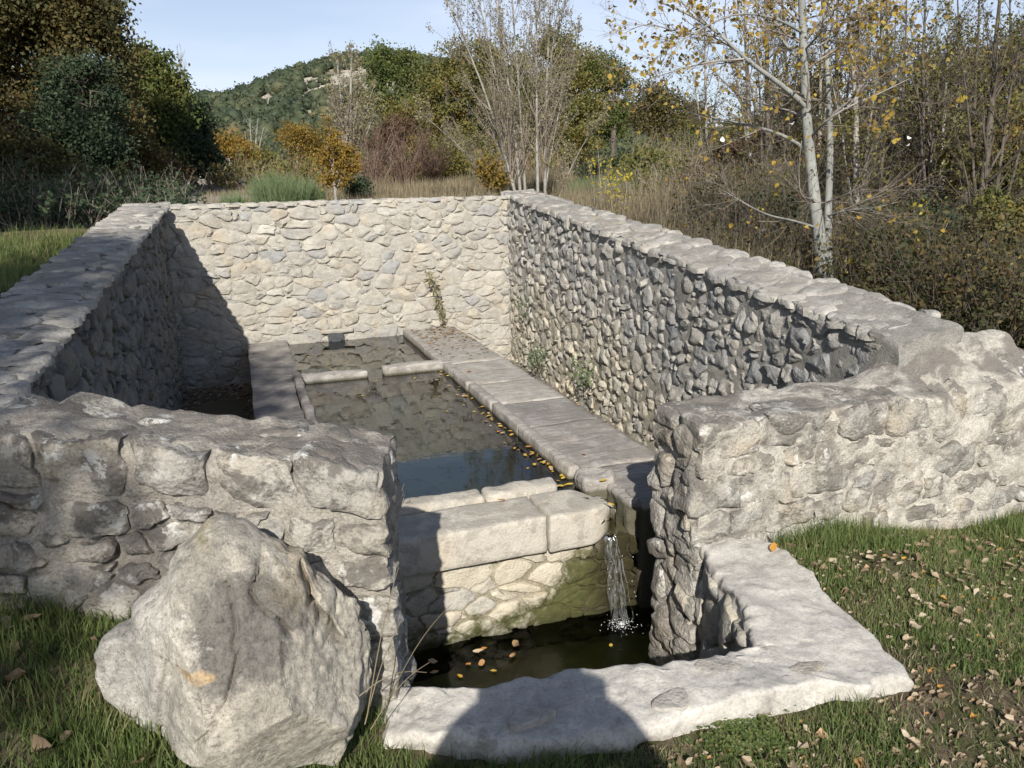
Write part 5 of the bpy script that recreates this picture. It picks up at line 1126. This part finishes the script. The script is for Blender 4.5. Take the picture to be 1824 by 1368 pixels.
for k, (px, d, sp, lab, mt, nl_) in enumerate([
    (1720, 15, [(1700, 130, 60, .8, 0), (1780, 110, 70, .8, 0), (1650, 190, 50, .8, 0), (1760, 200, 70, .8, .5)], 'thin leaved olive oak filling the upper right of the wood', 'leaf_olive', 19800),
    (1790, 11, [(1800, 240, 70, .8, 0), (1740, 290, 50, .8, 0), (1830, 330, 60, .8, 0)], 'sparse yellowing oak at the right edge above the undergrowth', 'leaf_olive', 11000),
    (1560, 17, [(1540, 210, 50, .8, 0), (1600, 240, 60, .8, 0), (1500, 260, 45, .8, 0)], 'rust brown oak in the wood behind the leaning dark trunk', 'leaf_rust', 13200),
    (1380, 22, [(1380, 240, 40, .7, 0), (1420, 250, 40, .7, 0), (1340, 255, 30, .7, 0)], 'brown leaved oak on the bank behind the white trunk', 'leaf_brown', 13200),
    (1650, 24, [(1620, 260, 70, .6, 0), (1720, 270, 70, .6, 0), (1800, 260, 60, .6, 0)], 'row of dull green oak crowns deep in the wood', 'leaf_green', 19800),
    (1170, 15, [(1150, 300, 30, .7, 0), (1200, 310, 34, .6, 0)], 'low grey green scrub bush on the bank left of the thin grey tree', 'leaf_olive', 6000),
    (1270, 14, [(1240, 330, 36, .6, 0), (1300, 340, 40, .6, 0)], 'brown scrub bush at the foot of the bank', 'leaf_rust', 6000),
    (1330, 16, [(1310, 290, 36, .7, 0), (1370, 280, 40, .7, 0)], 'rust brown scrub bush on the bank left of the white trunk', 'leaf_rust', 8000),
    (1390, 10.5, [(1350, 385, 34, .6, 0), (1410, 400, 40, .6, 0)], 'dark low bush beside the right wall just left of the white trunk', 'leaf_holm', 8000),
    (1250, 23, [(1240, 250, 34, .7, 0), (1290, 255, 34, .7, 0), (1330, 240, 34, .7, 0)], 'dull green oak scrub on the skyline of the bank', 'leaf_green', 8000),
    (1430, 19, [(1400, 190, 40, .9, 0), (1450, 170, 40, .9, 0), (1480, 220, 44, .8, 0)], 'thin brown oak crown behind the fork of the white trunk', 'leaf_brown', 5000),
    (1600, 9.5, [(1560, 400, 55, .7, 0), (1640, 420, 60, .7, 0)], 'dark green bush right of the foot of the white trunk', 'leaf_holm', 12000),
    (1740, 8.5, [(1700, 430, 60, .7, 0), (1790, 410, 70, .8, 0), (1840, 480, 60, .7, 0)], 'dull olive bush below the dark straight trunk near the right edge', 'leaf_olive', 14000),
    (1500, 14, [(1480, 330, 45, .8, 0), (1540, 320, 50, .8, 0), (1590, 340, 45, .8, 0)], 'dark brown oak scrub behind the white trunk', 'leaf_rust', 9000),
    (1690, 14, [(1660, 330, 60, .8, 0), (1740, 320, 60, .8, 0), (1810, 350, 50, .8, 0)], 'dark olive oak scrub behind the dark straight trunk', 'leaf_olive', 12000)]):
    photo_tree('oak_tree', lab, 'tree', px, d, sp, M[mt], M['bark_dark'], nl_, .03+.0035*d, 330+k, 'leafy oaks in the wood on the right', trad=.07, nclump=150, spread=.016*d, shell=.15, gap=.5)
def undergrowth(name, label, cat, zone, n_stem, h, nl_, mt, tw, seed, ls=.035, kind='stuff', lean=.35, r0=.004, nsub=3):
    """stems and leaves over a strip of ground; zone(rg, n) gives x, y"""
    rg = np.random.default_rng(seed); x, y = zone(rg, n_stem); z = ground_z(x, y); K = len(x)
    st = np.stack([x, y, z-.03], -1); dr = unit(rg.normal(0, lean, (K, 3))+np.array([0, 0, 1.]))
    P, R = grow(st, dr, h*rg.uniform(.4, 1.1, K)*(1+.55*noise(st, 1.1, seed)), np.full(K, r0), rg, 0, .16, 6, .3)
    mb = MB(); mb.add(*tubes(P, R, 3)); l_ = children(P, R, rg, nsub, .15, (25, 70), .5, .7, .1, .2, npt=4); mb.add(*tubes(l_[0], l_[1], 3))
    o = mb.build(name+'_stems', tw, None, (0, 0, 0), smooth=False); tag(o, label+', bare stems', cat, None, kind)
    k = rg.integers(0, len(l_[0]), nl_); Q = at_t(l_[0][k], rg.uniform(0, 1, nl_))+rg.normal(0, .03, (nl_, 3))
    V, F = leaves(Q, rg.uniform(.5, 1.3, nl_)*ls, rg, .4); o = MB().add(V, F).build(name, mt, None, (0, 0, 0), smooth=False); tag(o, label, cat, None, kind)
def zone_px(pts, dmin, dmax, clump=0.):
    def f(rg, n_):
        xs = rg.uniform(pts[0], pts[1], n_); dd = dmin*(dmax/dmin)**rg.random(n_)
        P = np.array([at(x, 380, q) for x, q in zip(xs, dd)]); ok = (P[:, 0] > 3.5) | (P[:, 1] > 9.3)
        ok &= (P[:, 0] > -1.3) | (P[:, 1] > 7.2) 
        if clump: ok &= noise(np.stack([P[:, 0], P[:, 1], P[:, 0]*0], -1), 1.1, 8) > -clump
        return P[ok, 0], P[ok, 1]
    return f
undergrowth('undergrowth', 'dense green brown undergrowth behind the right wall', 'undergrowth', zone_px((1480, 1960), 5.3, 16, .25), 5200, 1.0, 90000, M['leaf_brush'], M['bark_dark'], 401, .045)
undergrowth('bramble', 'brown brambles between the white trunk and the bank', 'brambles', zone_px((1220, 1640), 6.5, 20), 3600, .8, 34000, M['leaf_brush'], M['bark_dark'], 402, .04)
undergrowth('hillside_scrub', 'mixed brown scrub on the dry bank', 'scrub', zone_px((1120, 1500), 12, 30), 2600, .8, 30000, M['leaf_olive'], M['twig'], 403, .05, r0=.006)
undergrowth('far_scrub', 'low brown and green scrub beyond the far wall', 'scrub', zone_px((380, 1000), 24, 60), 1500, 1.0, 24000, M['leaf_olive'], M['twig_red'], 404, .13, r0=.015)
undergrowth('left_scrub', 'dark low scrub under the left hand trees', 'scrub', zone_px((-300, 330), 6.9, 26), 2600, .7, 52000, M['leaf_holm'], M['twig'], 405, .06, r0=.006)
def yellow_sapling(px, py, d, pts, label, seed):
    bb = gpos(px, py, d)
    stems_tree('sapling', label, 'sapling', bb, [px_stem(bb, d, x, y, .008) for x, y in pts], M['bark_grey'], M['twig'], seed, 'thin saplings with yellow leaves', (9, 4), (20, 50), .35, M['leaf_yellow'], 110, .055, t0=.3, up=.3, sides=5)
yellow_sapling(1075, 335, 11, [(1062, 250), (1085, 285), (1050, 290)], 'thin sapling with yellow leaves in front of the dark shrub', 420)
yellow_sapling(1100, 345, 10, [(1105, 300), (1120, 310), (1090, 318)], 'small sapling with yellow leaves near the right wall coping', 421)
yellow_sapling(1640, 480, 7.5, [(1650, 380), (1610, 400), (1690, 370)], 'yellow spotted sapling in the undergrowth below the right hand wood', 422)
yellow_sapling(1500, 560, 6.6, [(1540, 470), (1510, 455), (1560, 500)], 'low yellow green sapling right of the foot of the white trunk', 423)

# ------------------------------------------------------------------ grass, dry and green
def blades(x, y, z, h, wd, rg, bend=.5, segs=3):
    K = len(x); az = rg.uniform(0, 6.28, K); D = np.stack([np.cos(az), np.sin(az), 0*az], -1); W_ = np.stack([-np.sin(az), np.cos(az), 0*az], -1)
    tw_ = rg.uniform(-.8, .8, K)[:, None]; W_ = W_*np.cos(tw_)+D*np.sin(tw_)
    t = np.linspace(0, 1, segs+1); bn = rg.uniform(.1, 1, K)*bend; base = np.stack([x, y, z], -1); rows = []
    for q in t:
        c = base+D*(h*bn*q*q)[:, None]+np.array([0, 0, 1])*(h*(q-.35*bn*q*q))[:, None]; ww = wd*(1-q)**.7*.5
        if q < 1: rows += [c-W_*ww[:, None], c+W_*ww[:, None]]
        else: rows += [c]
    V = np.stack(rows, 1); n_ = V.shape[1]; o = (np.arange(K)*n_)[:, None]; F4 = []; 
    for s_ in range(segs-1): F4.append(o+np.array([[2*s_, 2*s_+1, 2*s_+3, 2*s_+2]]))
    s_ = segs-1; T = o+np.array([[2*s_, 2*s_+1, 2*s_+2]])
    return V.reshape(-1, 3), [np.concatenate(F4), T]
KERB = [(.20, 2.0), (.40, 1.88), (.58, 1.79), (.9, 1.71), (1.16, 1.70), (1.45, 1.67), (1.88, 1.62), (1.93, 1.86), (1.98, 2.12), (2.01, 2.35), (2.03, 2.58), (3.7, 2.58), (3.7, 3.0), (-1.2, 3.0), (-1.2, 2.56), (.36, 2.10)]
def lawn(n_, box, hr, seed, name, label, mat, dens=None, wd=(.0025, .0055), bend=.8):
    rg = np.random.default_rng(seed); x = rg.uniform(box[0], box[1], n_); y = rg.uniform(box[2], box[3], n_)
    Pn = np.stack([x, y, 0*x], -1); ok = ~in_poly(x, y, KERB) & ~in_poly(x, y, FOOT)
    dn = sstep(-.35, .35, fbm(Pn, 2.6, 3, seed)+.25) if dens is None else dens(x, y, Pn); ok &= rg.random(n_) < dn
    x, y, Pn = x[ok], y[ok], Pn[ok]; h = rg.uniform(*hr, len(x))*(1+.55*noise(Pn, 5, 3)).clip(.35, 2); V, F = blades(x, y, ground_z(x, y)-.004, h, rg.uniform(*wd, len(x)), rg, bend)
    o = MB().add(V, F).build(name, mat, None, (0, 0, 0), smooth=False); tag(o, label, 'grass', None, 'stuff')
def right_d(x, y, P): return .12+.88*sstep(-.30, .40, fbm(P, 2.4, 3, 60)+.34+.5*np.exp(-((y-2.5)/.12)**2)+.5*np.exp(-((x-2.02)/.12)**2)*(y > 1.6))
lawn(120000, (.3, 4.6, .9, 2.6), (.02, .055), 501, 'lawn_grass', 'short green grass of the lawn right of the kerb wall', M['grass'], right_d)
lawn(50000, (-2.2, .75, 1.35, 2.6), (.03, .085), 502, 'shaded_grass', 'dark green grass round the boulder at the left', M['grass'], lambda x, y, P: sstep(-.5, .2, fbm(P, 3, 3, 61)+.35))
lawn(5200, (1.9, 3.7, 2.38, 2.62), (.05, .12), 503, 'wall_foot_grass', 'longer grass along the foot of the right front wall', M['grass'], lambda x, y, P: sstep(-.1, .5, noise(P, 3.2, 5)+.25))
lawn(2600, (-.3, .72, 1.52, 1.72), (.06, .15), 504, 'tall_tuft', 'tall green grass tufts in front of the boulder and kerb wall', M['grass'], lambda x, y, P: sstep(0, .5, noise(P, 4, 6)+.1))
lawn(34000, (-4.8, -1.15, 2.6, 7.8), (.06, .16), 505, 'bank_grass', 'yellow green grass beyond the left wall', M['grass'], wd=(.004, .008))
lawn(45000, (.9, 4.6, .9, 2.6), (.015, .04), 506, 'dead_grass', 'dead straw coloured grass mixed into the right lawn', M['straw'], lambda x, y, P: .25+.75*sstep(-.1, .4, fbm(P, 3.1, 3, 62)), bend=1.3)
# tall dry grass beyond the walls
def dry(n_, f, hr, seed, name, label, wd=(.004, .008)):
    rg = np.random.default_rng(seed); x, y = f(rg, n_); Pn = np.stack([x, y, 0*x], -1); h = rg.uniform(*hr, len(x))*(1+.5*noise(Pn, 1.2, 3)).clip(.4, 2)
    V, F = blades(x, y, ground_z(x, y)-.01, h, rg.uniform(*wd, len(x)), rg, .45, 3); o = MB().add(V, F).build(name, M['straw'], None, (0, 0, 0), smooth=False); tag(o, label, 'grass', None, 'stuff')
dry(26000, zone_px((600, 1180), 10.2, 26, .3), (.12, .38), 510, 'dry_grass', 'tall straw coloured grass behind the far wall', (.005, .012))
dry(22000, zone_px((1000, 1560), 6.6, 20, .2), (.25, .62), 511, 'dry_grass', 'tall dry grass between the right wall and the bank', (.004, .009))
dry(12000, zone_px((360, 640), 11, 30, .1), (.06, .22), 512, 'dry_grass', 'short dry grass beside the pale track', (.006, .014))
dry(5000, zone_px((1100, 1500), 15, 32, .4), (.2, .45), 513, 'dry_grass', 'dry grass on the slope of the bank', (.010, .02))
# a few long straws beside the sump
st_ = thing('dry_grass_tuft', 'few long straw coloured stems standing at the left end of the kerb wall', 'grass', (.33, 1.93, .05))
for k, (x, y, x2, y2) in enumerate([(655, 1270, 710, 1010), (690, 1250, 805, 1075), (650, 1290, 715, 1105), (640, 1240, 760, 1198), (660, 1300, 765, 1180)]):
    p, q = on_y(x, y, 1.86), on_y(x2, y2, 1.90); t = np.linspace(0, 1, 8)[:, None]; P = (1-t)*p+t*q+np.array([0, 0, .03])*np.sin(t*3.14); V, F = tubes(P[None], np.linspace(.0022, .0008, 8)[None], 4); MB().add(V-np.array(st_.location), F).build('stem', M['straw'], st_)

# ------------------------------------------------------------------ fallen leaves
def dead_leaf(rgx, s):
    m_ = 9; th = np.linspace(0, 2*math.pi, m_, endpoint=False); r = (1+.10*np.cos(th*5+rgx.uniform(0, 6)))*(1+.12*np.cos(th)); r *= rgx.uniform(.86, 1.12, m_)
    cx = rgx.uniform(-.2, 1.3); cy_ = rgx.uniform(.3, 1.6); ring = np.stack([r*np.cos(th)*1.0, r*np.sin(th)*.58, cx*(r*np.cos(th))**2*.35+cy_*(r*np.sin(th))**2*.6+rgx.normal(0, .09, m_)], -1); mid = ring*np.array([.5, .5, .25])+np.array([0, 0, rgx.normal(0, .04)])
    V = np.concatenate([ring, mid, [[0, 0, 0]]])*s*.5; i = np.arange(m_); j = (i+1) % m_
    return V, [np.stack([i, j, m_+j, m_+i], -1), np.stack([m_+i, m_+j, np.full(m_, 2*m_)], -1)]
rg = np.random.default_rng(600); lm = []
for k in range(10):
    V, F = dead_leaf(rg, 1.); V[:, 2] *= 1.5; me = mk_mesh('fallen_leaf', V, F, True); me.materials.append(M['litter']); lm.append(me)
def put_leaf(x, y, z, s, me, label, group, cat='leaf', mat=None, tilt=.35, name='fallen_leaf'):
    o = bpy.data.objects.new(name, me); COL.objects.link(o); o.location = (x, y, z); o.rotation_euler = (rg.normal(0, tilt), rg.normal(0, tilt), rg.uniform(0, 6.28)); o.scale = (s, s, s*.8); tag(o, label, cat, group); return o
cnt = 0
while cnt < 295:
    x, y = rg.uniform(2.0, 3.9), rg.uniform(.9, 2.55)
    if noise(np.array([[x, y, 0]]), 1.9, 44)[0] < rg.uniform(-.6, .45) or in_poly(np.array([x]), np.array([y]), KERB)[0]: continue
    put_leaf(x, y, float(ground_z(x, y))+.018, rg.uniform(.022, .046), lm[rg.integers(0, 10)], *(('curled dead leaf in the grass close to the foot of the right front wall', 'dead leaves at the foot of the right front wall') if y > 2.25 else ('curled dead leaf in the grass close beside the right arm of the kerb wall', 'dead leaves beside the kerb wall arm') if x < 2.45 else ('curled dead leaf lying out on the open part of the right lawn', 'dead leaves on the open right lawn'))); cnt += 1
for k in range(46):
    x = rg.uniform(.9, 2.0); y = rg.uniform(1.25, 1.62); put_leaf(x, y, float(ground_z(x, y))+.016, rg.uniform(.03, .055), lm[rg.integers(0, 10)], 'curled brown dead leaf on the soil in front of the kerb wall', 'dead leaves in front of the kerb wall')
for k in range(26):
    x = rg.uniform(-1.2, -.3); y = rg.uniform(1.6, 2.3); put_leaf(x, y, float(ground_z(x, y))+.03, rg.uniform(.035, .06), lm[rg.integers(0, 10)], 'dead leaf in the shaded grass left of the boulder', 'dead leaves left of the boulder')
mb = MB(); mo = []
for k in range(3800):
    x, y = rg.uniform(.9, 4.4), rg.uniform(.9, 2.55)
    if in_poly(np.array([x]), np.array([y]), KERB)[0]: continue
    if noise(np.array([[x, y, 0]]), 1.9, 44)[0] < rg.uniform(-.9, .3): continue
    V, F = dead_leaf(rg, rg.uniform(.010, .030)); mb.add(V+np.array([x, y, float(ground_z(x, y))+.006]), F)
o = mb.build('leaf_litter', M['litter'], None, (0, 0, 0)); tag(o, 'small broken leaf litter on the lawn and soil', 'leaf litter', None, 'stuff')
fm = []
for k in range(6):
    V, F = dead_leaf(rg, 1.); V[:, 2] *= .15; me = mk_mesh('floating_leaf', V, F, True); me.materials.append(M['float_leaf']); fm.append(me)
for k in range(70):
    y = 3.8+3.1*rg.choice([.03, .10, .17, .24, .38, .46, .52, .70, .93])+rg.normal(0, .13); y = min(max(y, 3.85), 6.8); x = 1.655-abs(rg.normal(0, .055))
    put_leaf(x, y, -.082, rg.uniform(.016, .045), fm[rg.integers(0, 6)], 'yellow leaf floating on the basin water along the right rim', 'leaves floating along the right rim', 'leaf', tilt=.05, name='floating_leaf')
for k in range(16):
    put_leaf(rg.uniform(.5, 1.6), rg.uniform(5.5, 8.6), -.083, rg.uniform(.02, .035), fm[rg.integers(0, 6)], 'small leaf floating on the open basin water', 'leaves on the open basin water', 'leaf', tilt=.05, name='floating_leaf')
for (px, py, s_) in [(850, 1160, .05), (862, 1155, .035), (770, 1178, .055), (918, 1146, .06), (912, 1168, .04), (858, 1182, .05), (835, 1183, .03), (775, 1197, .04), (1088, 1150, .03), (820, 1205, .035), (880, 1195, .03)]:
    q = on_z(px, py, -.628); put_leaf(q[0], q[1], -.626, s_, fm[rg.integers(0, 6)], 'leaf floating on the dark water of the pit', 'leaves on the pit water', 'leaf', tilt=.05, name='floating_leaf')
for (px, py, z, s_, lab) in [(894, 892, .0, .045, 'orange leaf lying on the front ledge of the basin'), (1085, 900, -.05, .05, 'orange leaf at the mouth of the overflow channel'), (1378, 975, .10, .05, 'brown leaf on the kerb wall beside the pier'), (1075, 857, -.02, .05, 'pale brown leaf on the near curb slab'), (1040, 810, -.02, .04, 'yellow leaf on the right curb beside the rim')]:
    q = on_z(px, py, z); put_leaf(q[0], q[1], z+.006, s_, fm[rg.integers(0, 6)], lab, None, 'leaf', tilt=.15)
mb = MB()
for k in range(260):
    x, y = rg.uniform(1.72, 2.25), 8.65-abs(rg.normal(0, .75)); V, F = dead_leaf(rg, rg.uniform(.02, .05)); V[:, 2] *= .4; mb.add(V+np.array([x, y, -.022]), F)
for k in range(420):
    x, y = rg.uniform(-.72, -.03), 8.68-abs(rg.normal(0, .28)); 
    if rg.random() < .45: x, y = rg.choice([-.70, -.03])+rg.normal(0, .05), rg.uniform(6.8, 8.6)
    V, F = dead_leaf(rg, rg.uniform(.025, .05)); mb.add(V+np.array([np.clip(x, -.73, -.02), y, -.475]), F)
for k in range(500):
    x, y = rg.uniform(2.30, 2.88), rg.uniform(3.2, 8.6); V, F = dead_leaf(rg, rg.uniform(.02, .045)); mb.add(V+np.array([x, y, -.465+.30*0]), F)
o = mb.build('leaf_drift', M['litter'], None, (0, 0, 0)); tag(o, 'brown leaves drifted into the corners beside the basin', 'leaf litter', None, 'stuff')
# clover patch at the bottom
rg = np.random.default_rng(640); mb = MB()
q0 = on_z(1325, 1318, 0.)
for k in range(480):
    x, y = q0[0]+rg.normal(0, .07), q0[1]+rg.normal(0, .06); z = float(ground_z(x, y))+rg.uniform(.008, .03); s = rg.uniform(.004, .008)
    for a in (0, 2.1, 4.2):
        a += k; c = np.array([x+math.cos(a)*s*.8, y+math.sin(a)*s*.8, z]); th = np.linspace(0, 6.28, 6, endpoint=False)
        mb.add(np.stack([c[0]+np.cos(th)*s*.7, c[1]+np.sin(th)*s*.7, c[2]+np.cos(th-a)*s*.2], -1), np.arange(6)[None])
o = mb.build('clover', M['leaf_broom'] if False else M['grass'], None, (0, 0, 0), smooth=False); tag(o, 'patch of small round clover leaves in front of the kerb wall', 'clover', None, 'stuff')

# weeds on the walls
def weed(name, label, p, pts, n_l, ls, seed, mat='leaf_yellow'):
    rg = np.random.default_rng(seed); t_ = thing(name, label, 'plant', p); Q = np.array(pts)-np.array(p); t = np.linspace(0, 1, 12); L = np.linspace(0, 1, len(Q)); P = np.stack([np.interp(t, L, Q[:, k]) for k in range(3)], -1)
    V, F = tubes(P[None], np.linspace(.006, .002, 12)[None], 5); MB().add(V, F).build('stem', M['twig'], t_)
    C_ = P[rg.integers(1, 12, n_l)]+rg.normal(0, .012, (n_l, 3)); V, F = leaves(C_, rg.uniform(.6, 1.3, n_l)*ls, rg, .2, asp=.3); MB().add(V, F).build('foliage', M[mat], t_, smooth=False)['kind'] = 'stuff'
P_ = [on_y(790, 583, 8.60), on_y(786, 555, 8.6), on_y(778, 525, 8.58), on_y(770, 500, 8.56), on_y(762, 486, 8.55)]
weed('wall_weed', 'tall yellow green weed growing up the far wall beside the right curb', P_[0], P_, 120, .075, 650, 'leaf_pale')
rg = np.random.default_rng(660)
for k, (y, z, n_l, lab) in enumerate([(4.45, -.33, 160, 'green tuft at the foot of the right long wall near the pier'), (6.35, -.12, 120, 'small fern tuft low on the right long wall'), (7.55, -.22, 160, 'moss green tuft in the gap near the far end of the right curb'), (7.9, .25, 60, 'tiny green tuft higher on the right long wall near the far corner')]):
    t_ = thing('fern_tuft', lab, 'plant', (2.84, y, z)); C_ = rg.normal(0, 1, (n_l, 3))*np.array([.05, .10, .07]); V, F = leaves(C_, rg.uniform(.03, .07, n_l), rg, .3, asp=.3); MB().add(V, F).build('foliage', M['leaf_broom'], t_, smooth=False)['kind'] = 'stuff'
t_ = thing('weed_tuft', 'thin dry weed growing on the front ledge near the left pier', 'plant', (.66, 3.70, .01))
P, R = grow(np.zeros((7, 3)), unit(rg.normal(0, .6, (7, 3))+np.array([0, 0, 1.])), rg.uniform(.05, .14, 7), np.full(7, .0025), rg, 0, .2, 6); V, F = tubes(P, R, 4); MB().add(V, F).build('stem', M['twig'], t_)

# ------------------------------------------------------------------ the wooded hill
hx = np.linspace(-330, 420, 120); hy = np.linspace(70, 520, 80); HX, HY = np.meshgrid(hx, hy, indexing='ij')
_rp = [(-400, 235), (100, 225), (345, 176), (420, 166), (470, 147), (520, 128), (565, 116), (610, 108), (650, 105), (700, 103), (770, 115), (850, 122), (950, 145), (1100, 205), (1250, 237), (1400, 243), (1600, 238), (1900, 225), (2300, 220)]
_rd = np.array([Fv*FPX+r_*(x-CX)-u_*(y-CY) for x, y in _rp]); _ra = np.arctan2(_rd[:, 0], _rd[:, 1]); _rs = _rd[:, 2]/np.hypot(_rd[:, 0], _rd[:, 1])
def hill_z(x, y):
    dh = np.hypot(x, y); sl = np.interp(np.arctan2(x, y), _ra, _rs); top = 1.6+sl*300-2.2
    t = sstep(85, 300, dh); back = 1-.5*sstep(310, 520, dh); P = np.stack([x, y, 0*x], -1)
    return (1.6+(top-1.6)*t**1.1)*back+t*3.0*fbm(P, .014, 3, 91)*(1-sstep(200, 285, dh)*.85)
HZ = hill_z(HX, HY); HZ = HZ-3*(1-sstep(80, 120, np.hypot(HX, HY)))
n = N('hillside'); c = n.mix(n.step(n.noise(.09, 6, .6), .42, .6), (.17, .155, .11), (.42, .385, .32)); n.bsdf(c, .95, .1, n.bump(n.noise(.4, 6), .6, .5)); M['hill'] = n.m
o = obj('hill', mk_mesh('hill', np.stack([HX, HY, HZ], -1), grid_faces(len(hx), len(hy))), M['hill']); tag(o, kind='structure')
rg = np.random.default_rng(700); K = 24000; th = rg.uniform(-.75, 1.15, K); rr_ = 100*(330/100)**rg.random(K); x = rr_*np.sin(th); y = rr_*np.cos(th)
ok = (y > 60) & (y < 500); x, y = x[ok], y[ok]; z = hill_z(x, y)
v = np.stack([x, y, z], -1)-CAMP; zc = v@Fv; px = CX+FPX*(v@r_)/zc; py = CY-FPX*(v@u_)/zc
rock = np.zeros(len(x), bool)                              # bare limestone shows through the wood here
for (x0, y0, x1, y1, wd) in [(522, 152, 585, 132, 4), (585, 132, 640, 126, 4), (640, 126, 690, 130, 6), (545, 165, 600, 150, 6), (470, 178, 500, 170, 5), (600, 150, 660, 150, 12), (600, 200, 640, 190, 5)]:
    dx, dy = x1-x0, y1-y0; t = np.clip(((px-x0)*dx+(py-4-y0)*dy)/(dx*dx+dy*dy), 0, 1); rock |= np.hypot(px-(x0+t*dx), (py-4-(y0+t*dy))) < wd*1.3+2.5+rg.uniform(-4, 2, len(x))
ok = ~rock & (px > -150) & (px < 2000); x, y, z = x[ok], y[ok], z[ok]; K = len(x); print('hill trees', K)
s = rg.uniform(.9, 2.1, K)*(.7+.6*rg.random(K)); C = np.stack([x, y, z+s*.55], -1)
V, F = blobs(C, s*.86, (1, 1, .85)); V = V+vfbm(V, .6, 2, 5)*.7; mb = MB().add(V, F)
M['leaf_hill'] = leaf_mat('hill wood foliage', [(0, (.025, .036, .02)), (.45, (.045, .06, .032)), (.75, (.075, .085, .042)), (.9, (.11, .10, .05)), (1, (.15, .11, .05))], .1, .03, .4)
m_ = 14; k = np.repeat(np.arange(K), m_); dd_ = unit(rg.normal(size=(K*m_, 3))+np.array([0, 0, .35])); Q = C[k]+dd_*(s[k]*rg.uniform(.85, 1.15, K*m_))[:, None]*np.array([1, 1, .85]); V, F = leaves(Q, rg.uniform(.35, .85, K*m_), rg, .3, asp=.8)
o = mb.build('hill_wood_core', M['leaf_hill'], None, (0, 0, 0)); tag(o, 'far off evergreen wood covering the hill, inner mass', 'wood', None, 'stuff')
o = MB().add(V, F).build('hill_wood', M['leaf_hill'], None, (0, 0, 0), smooth=False); tag(o, 'far off evergreen wood covering the hill, outer foliage', 'wood', None, 'stuff')
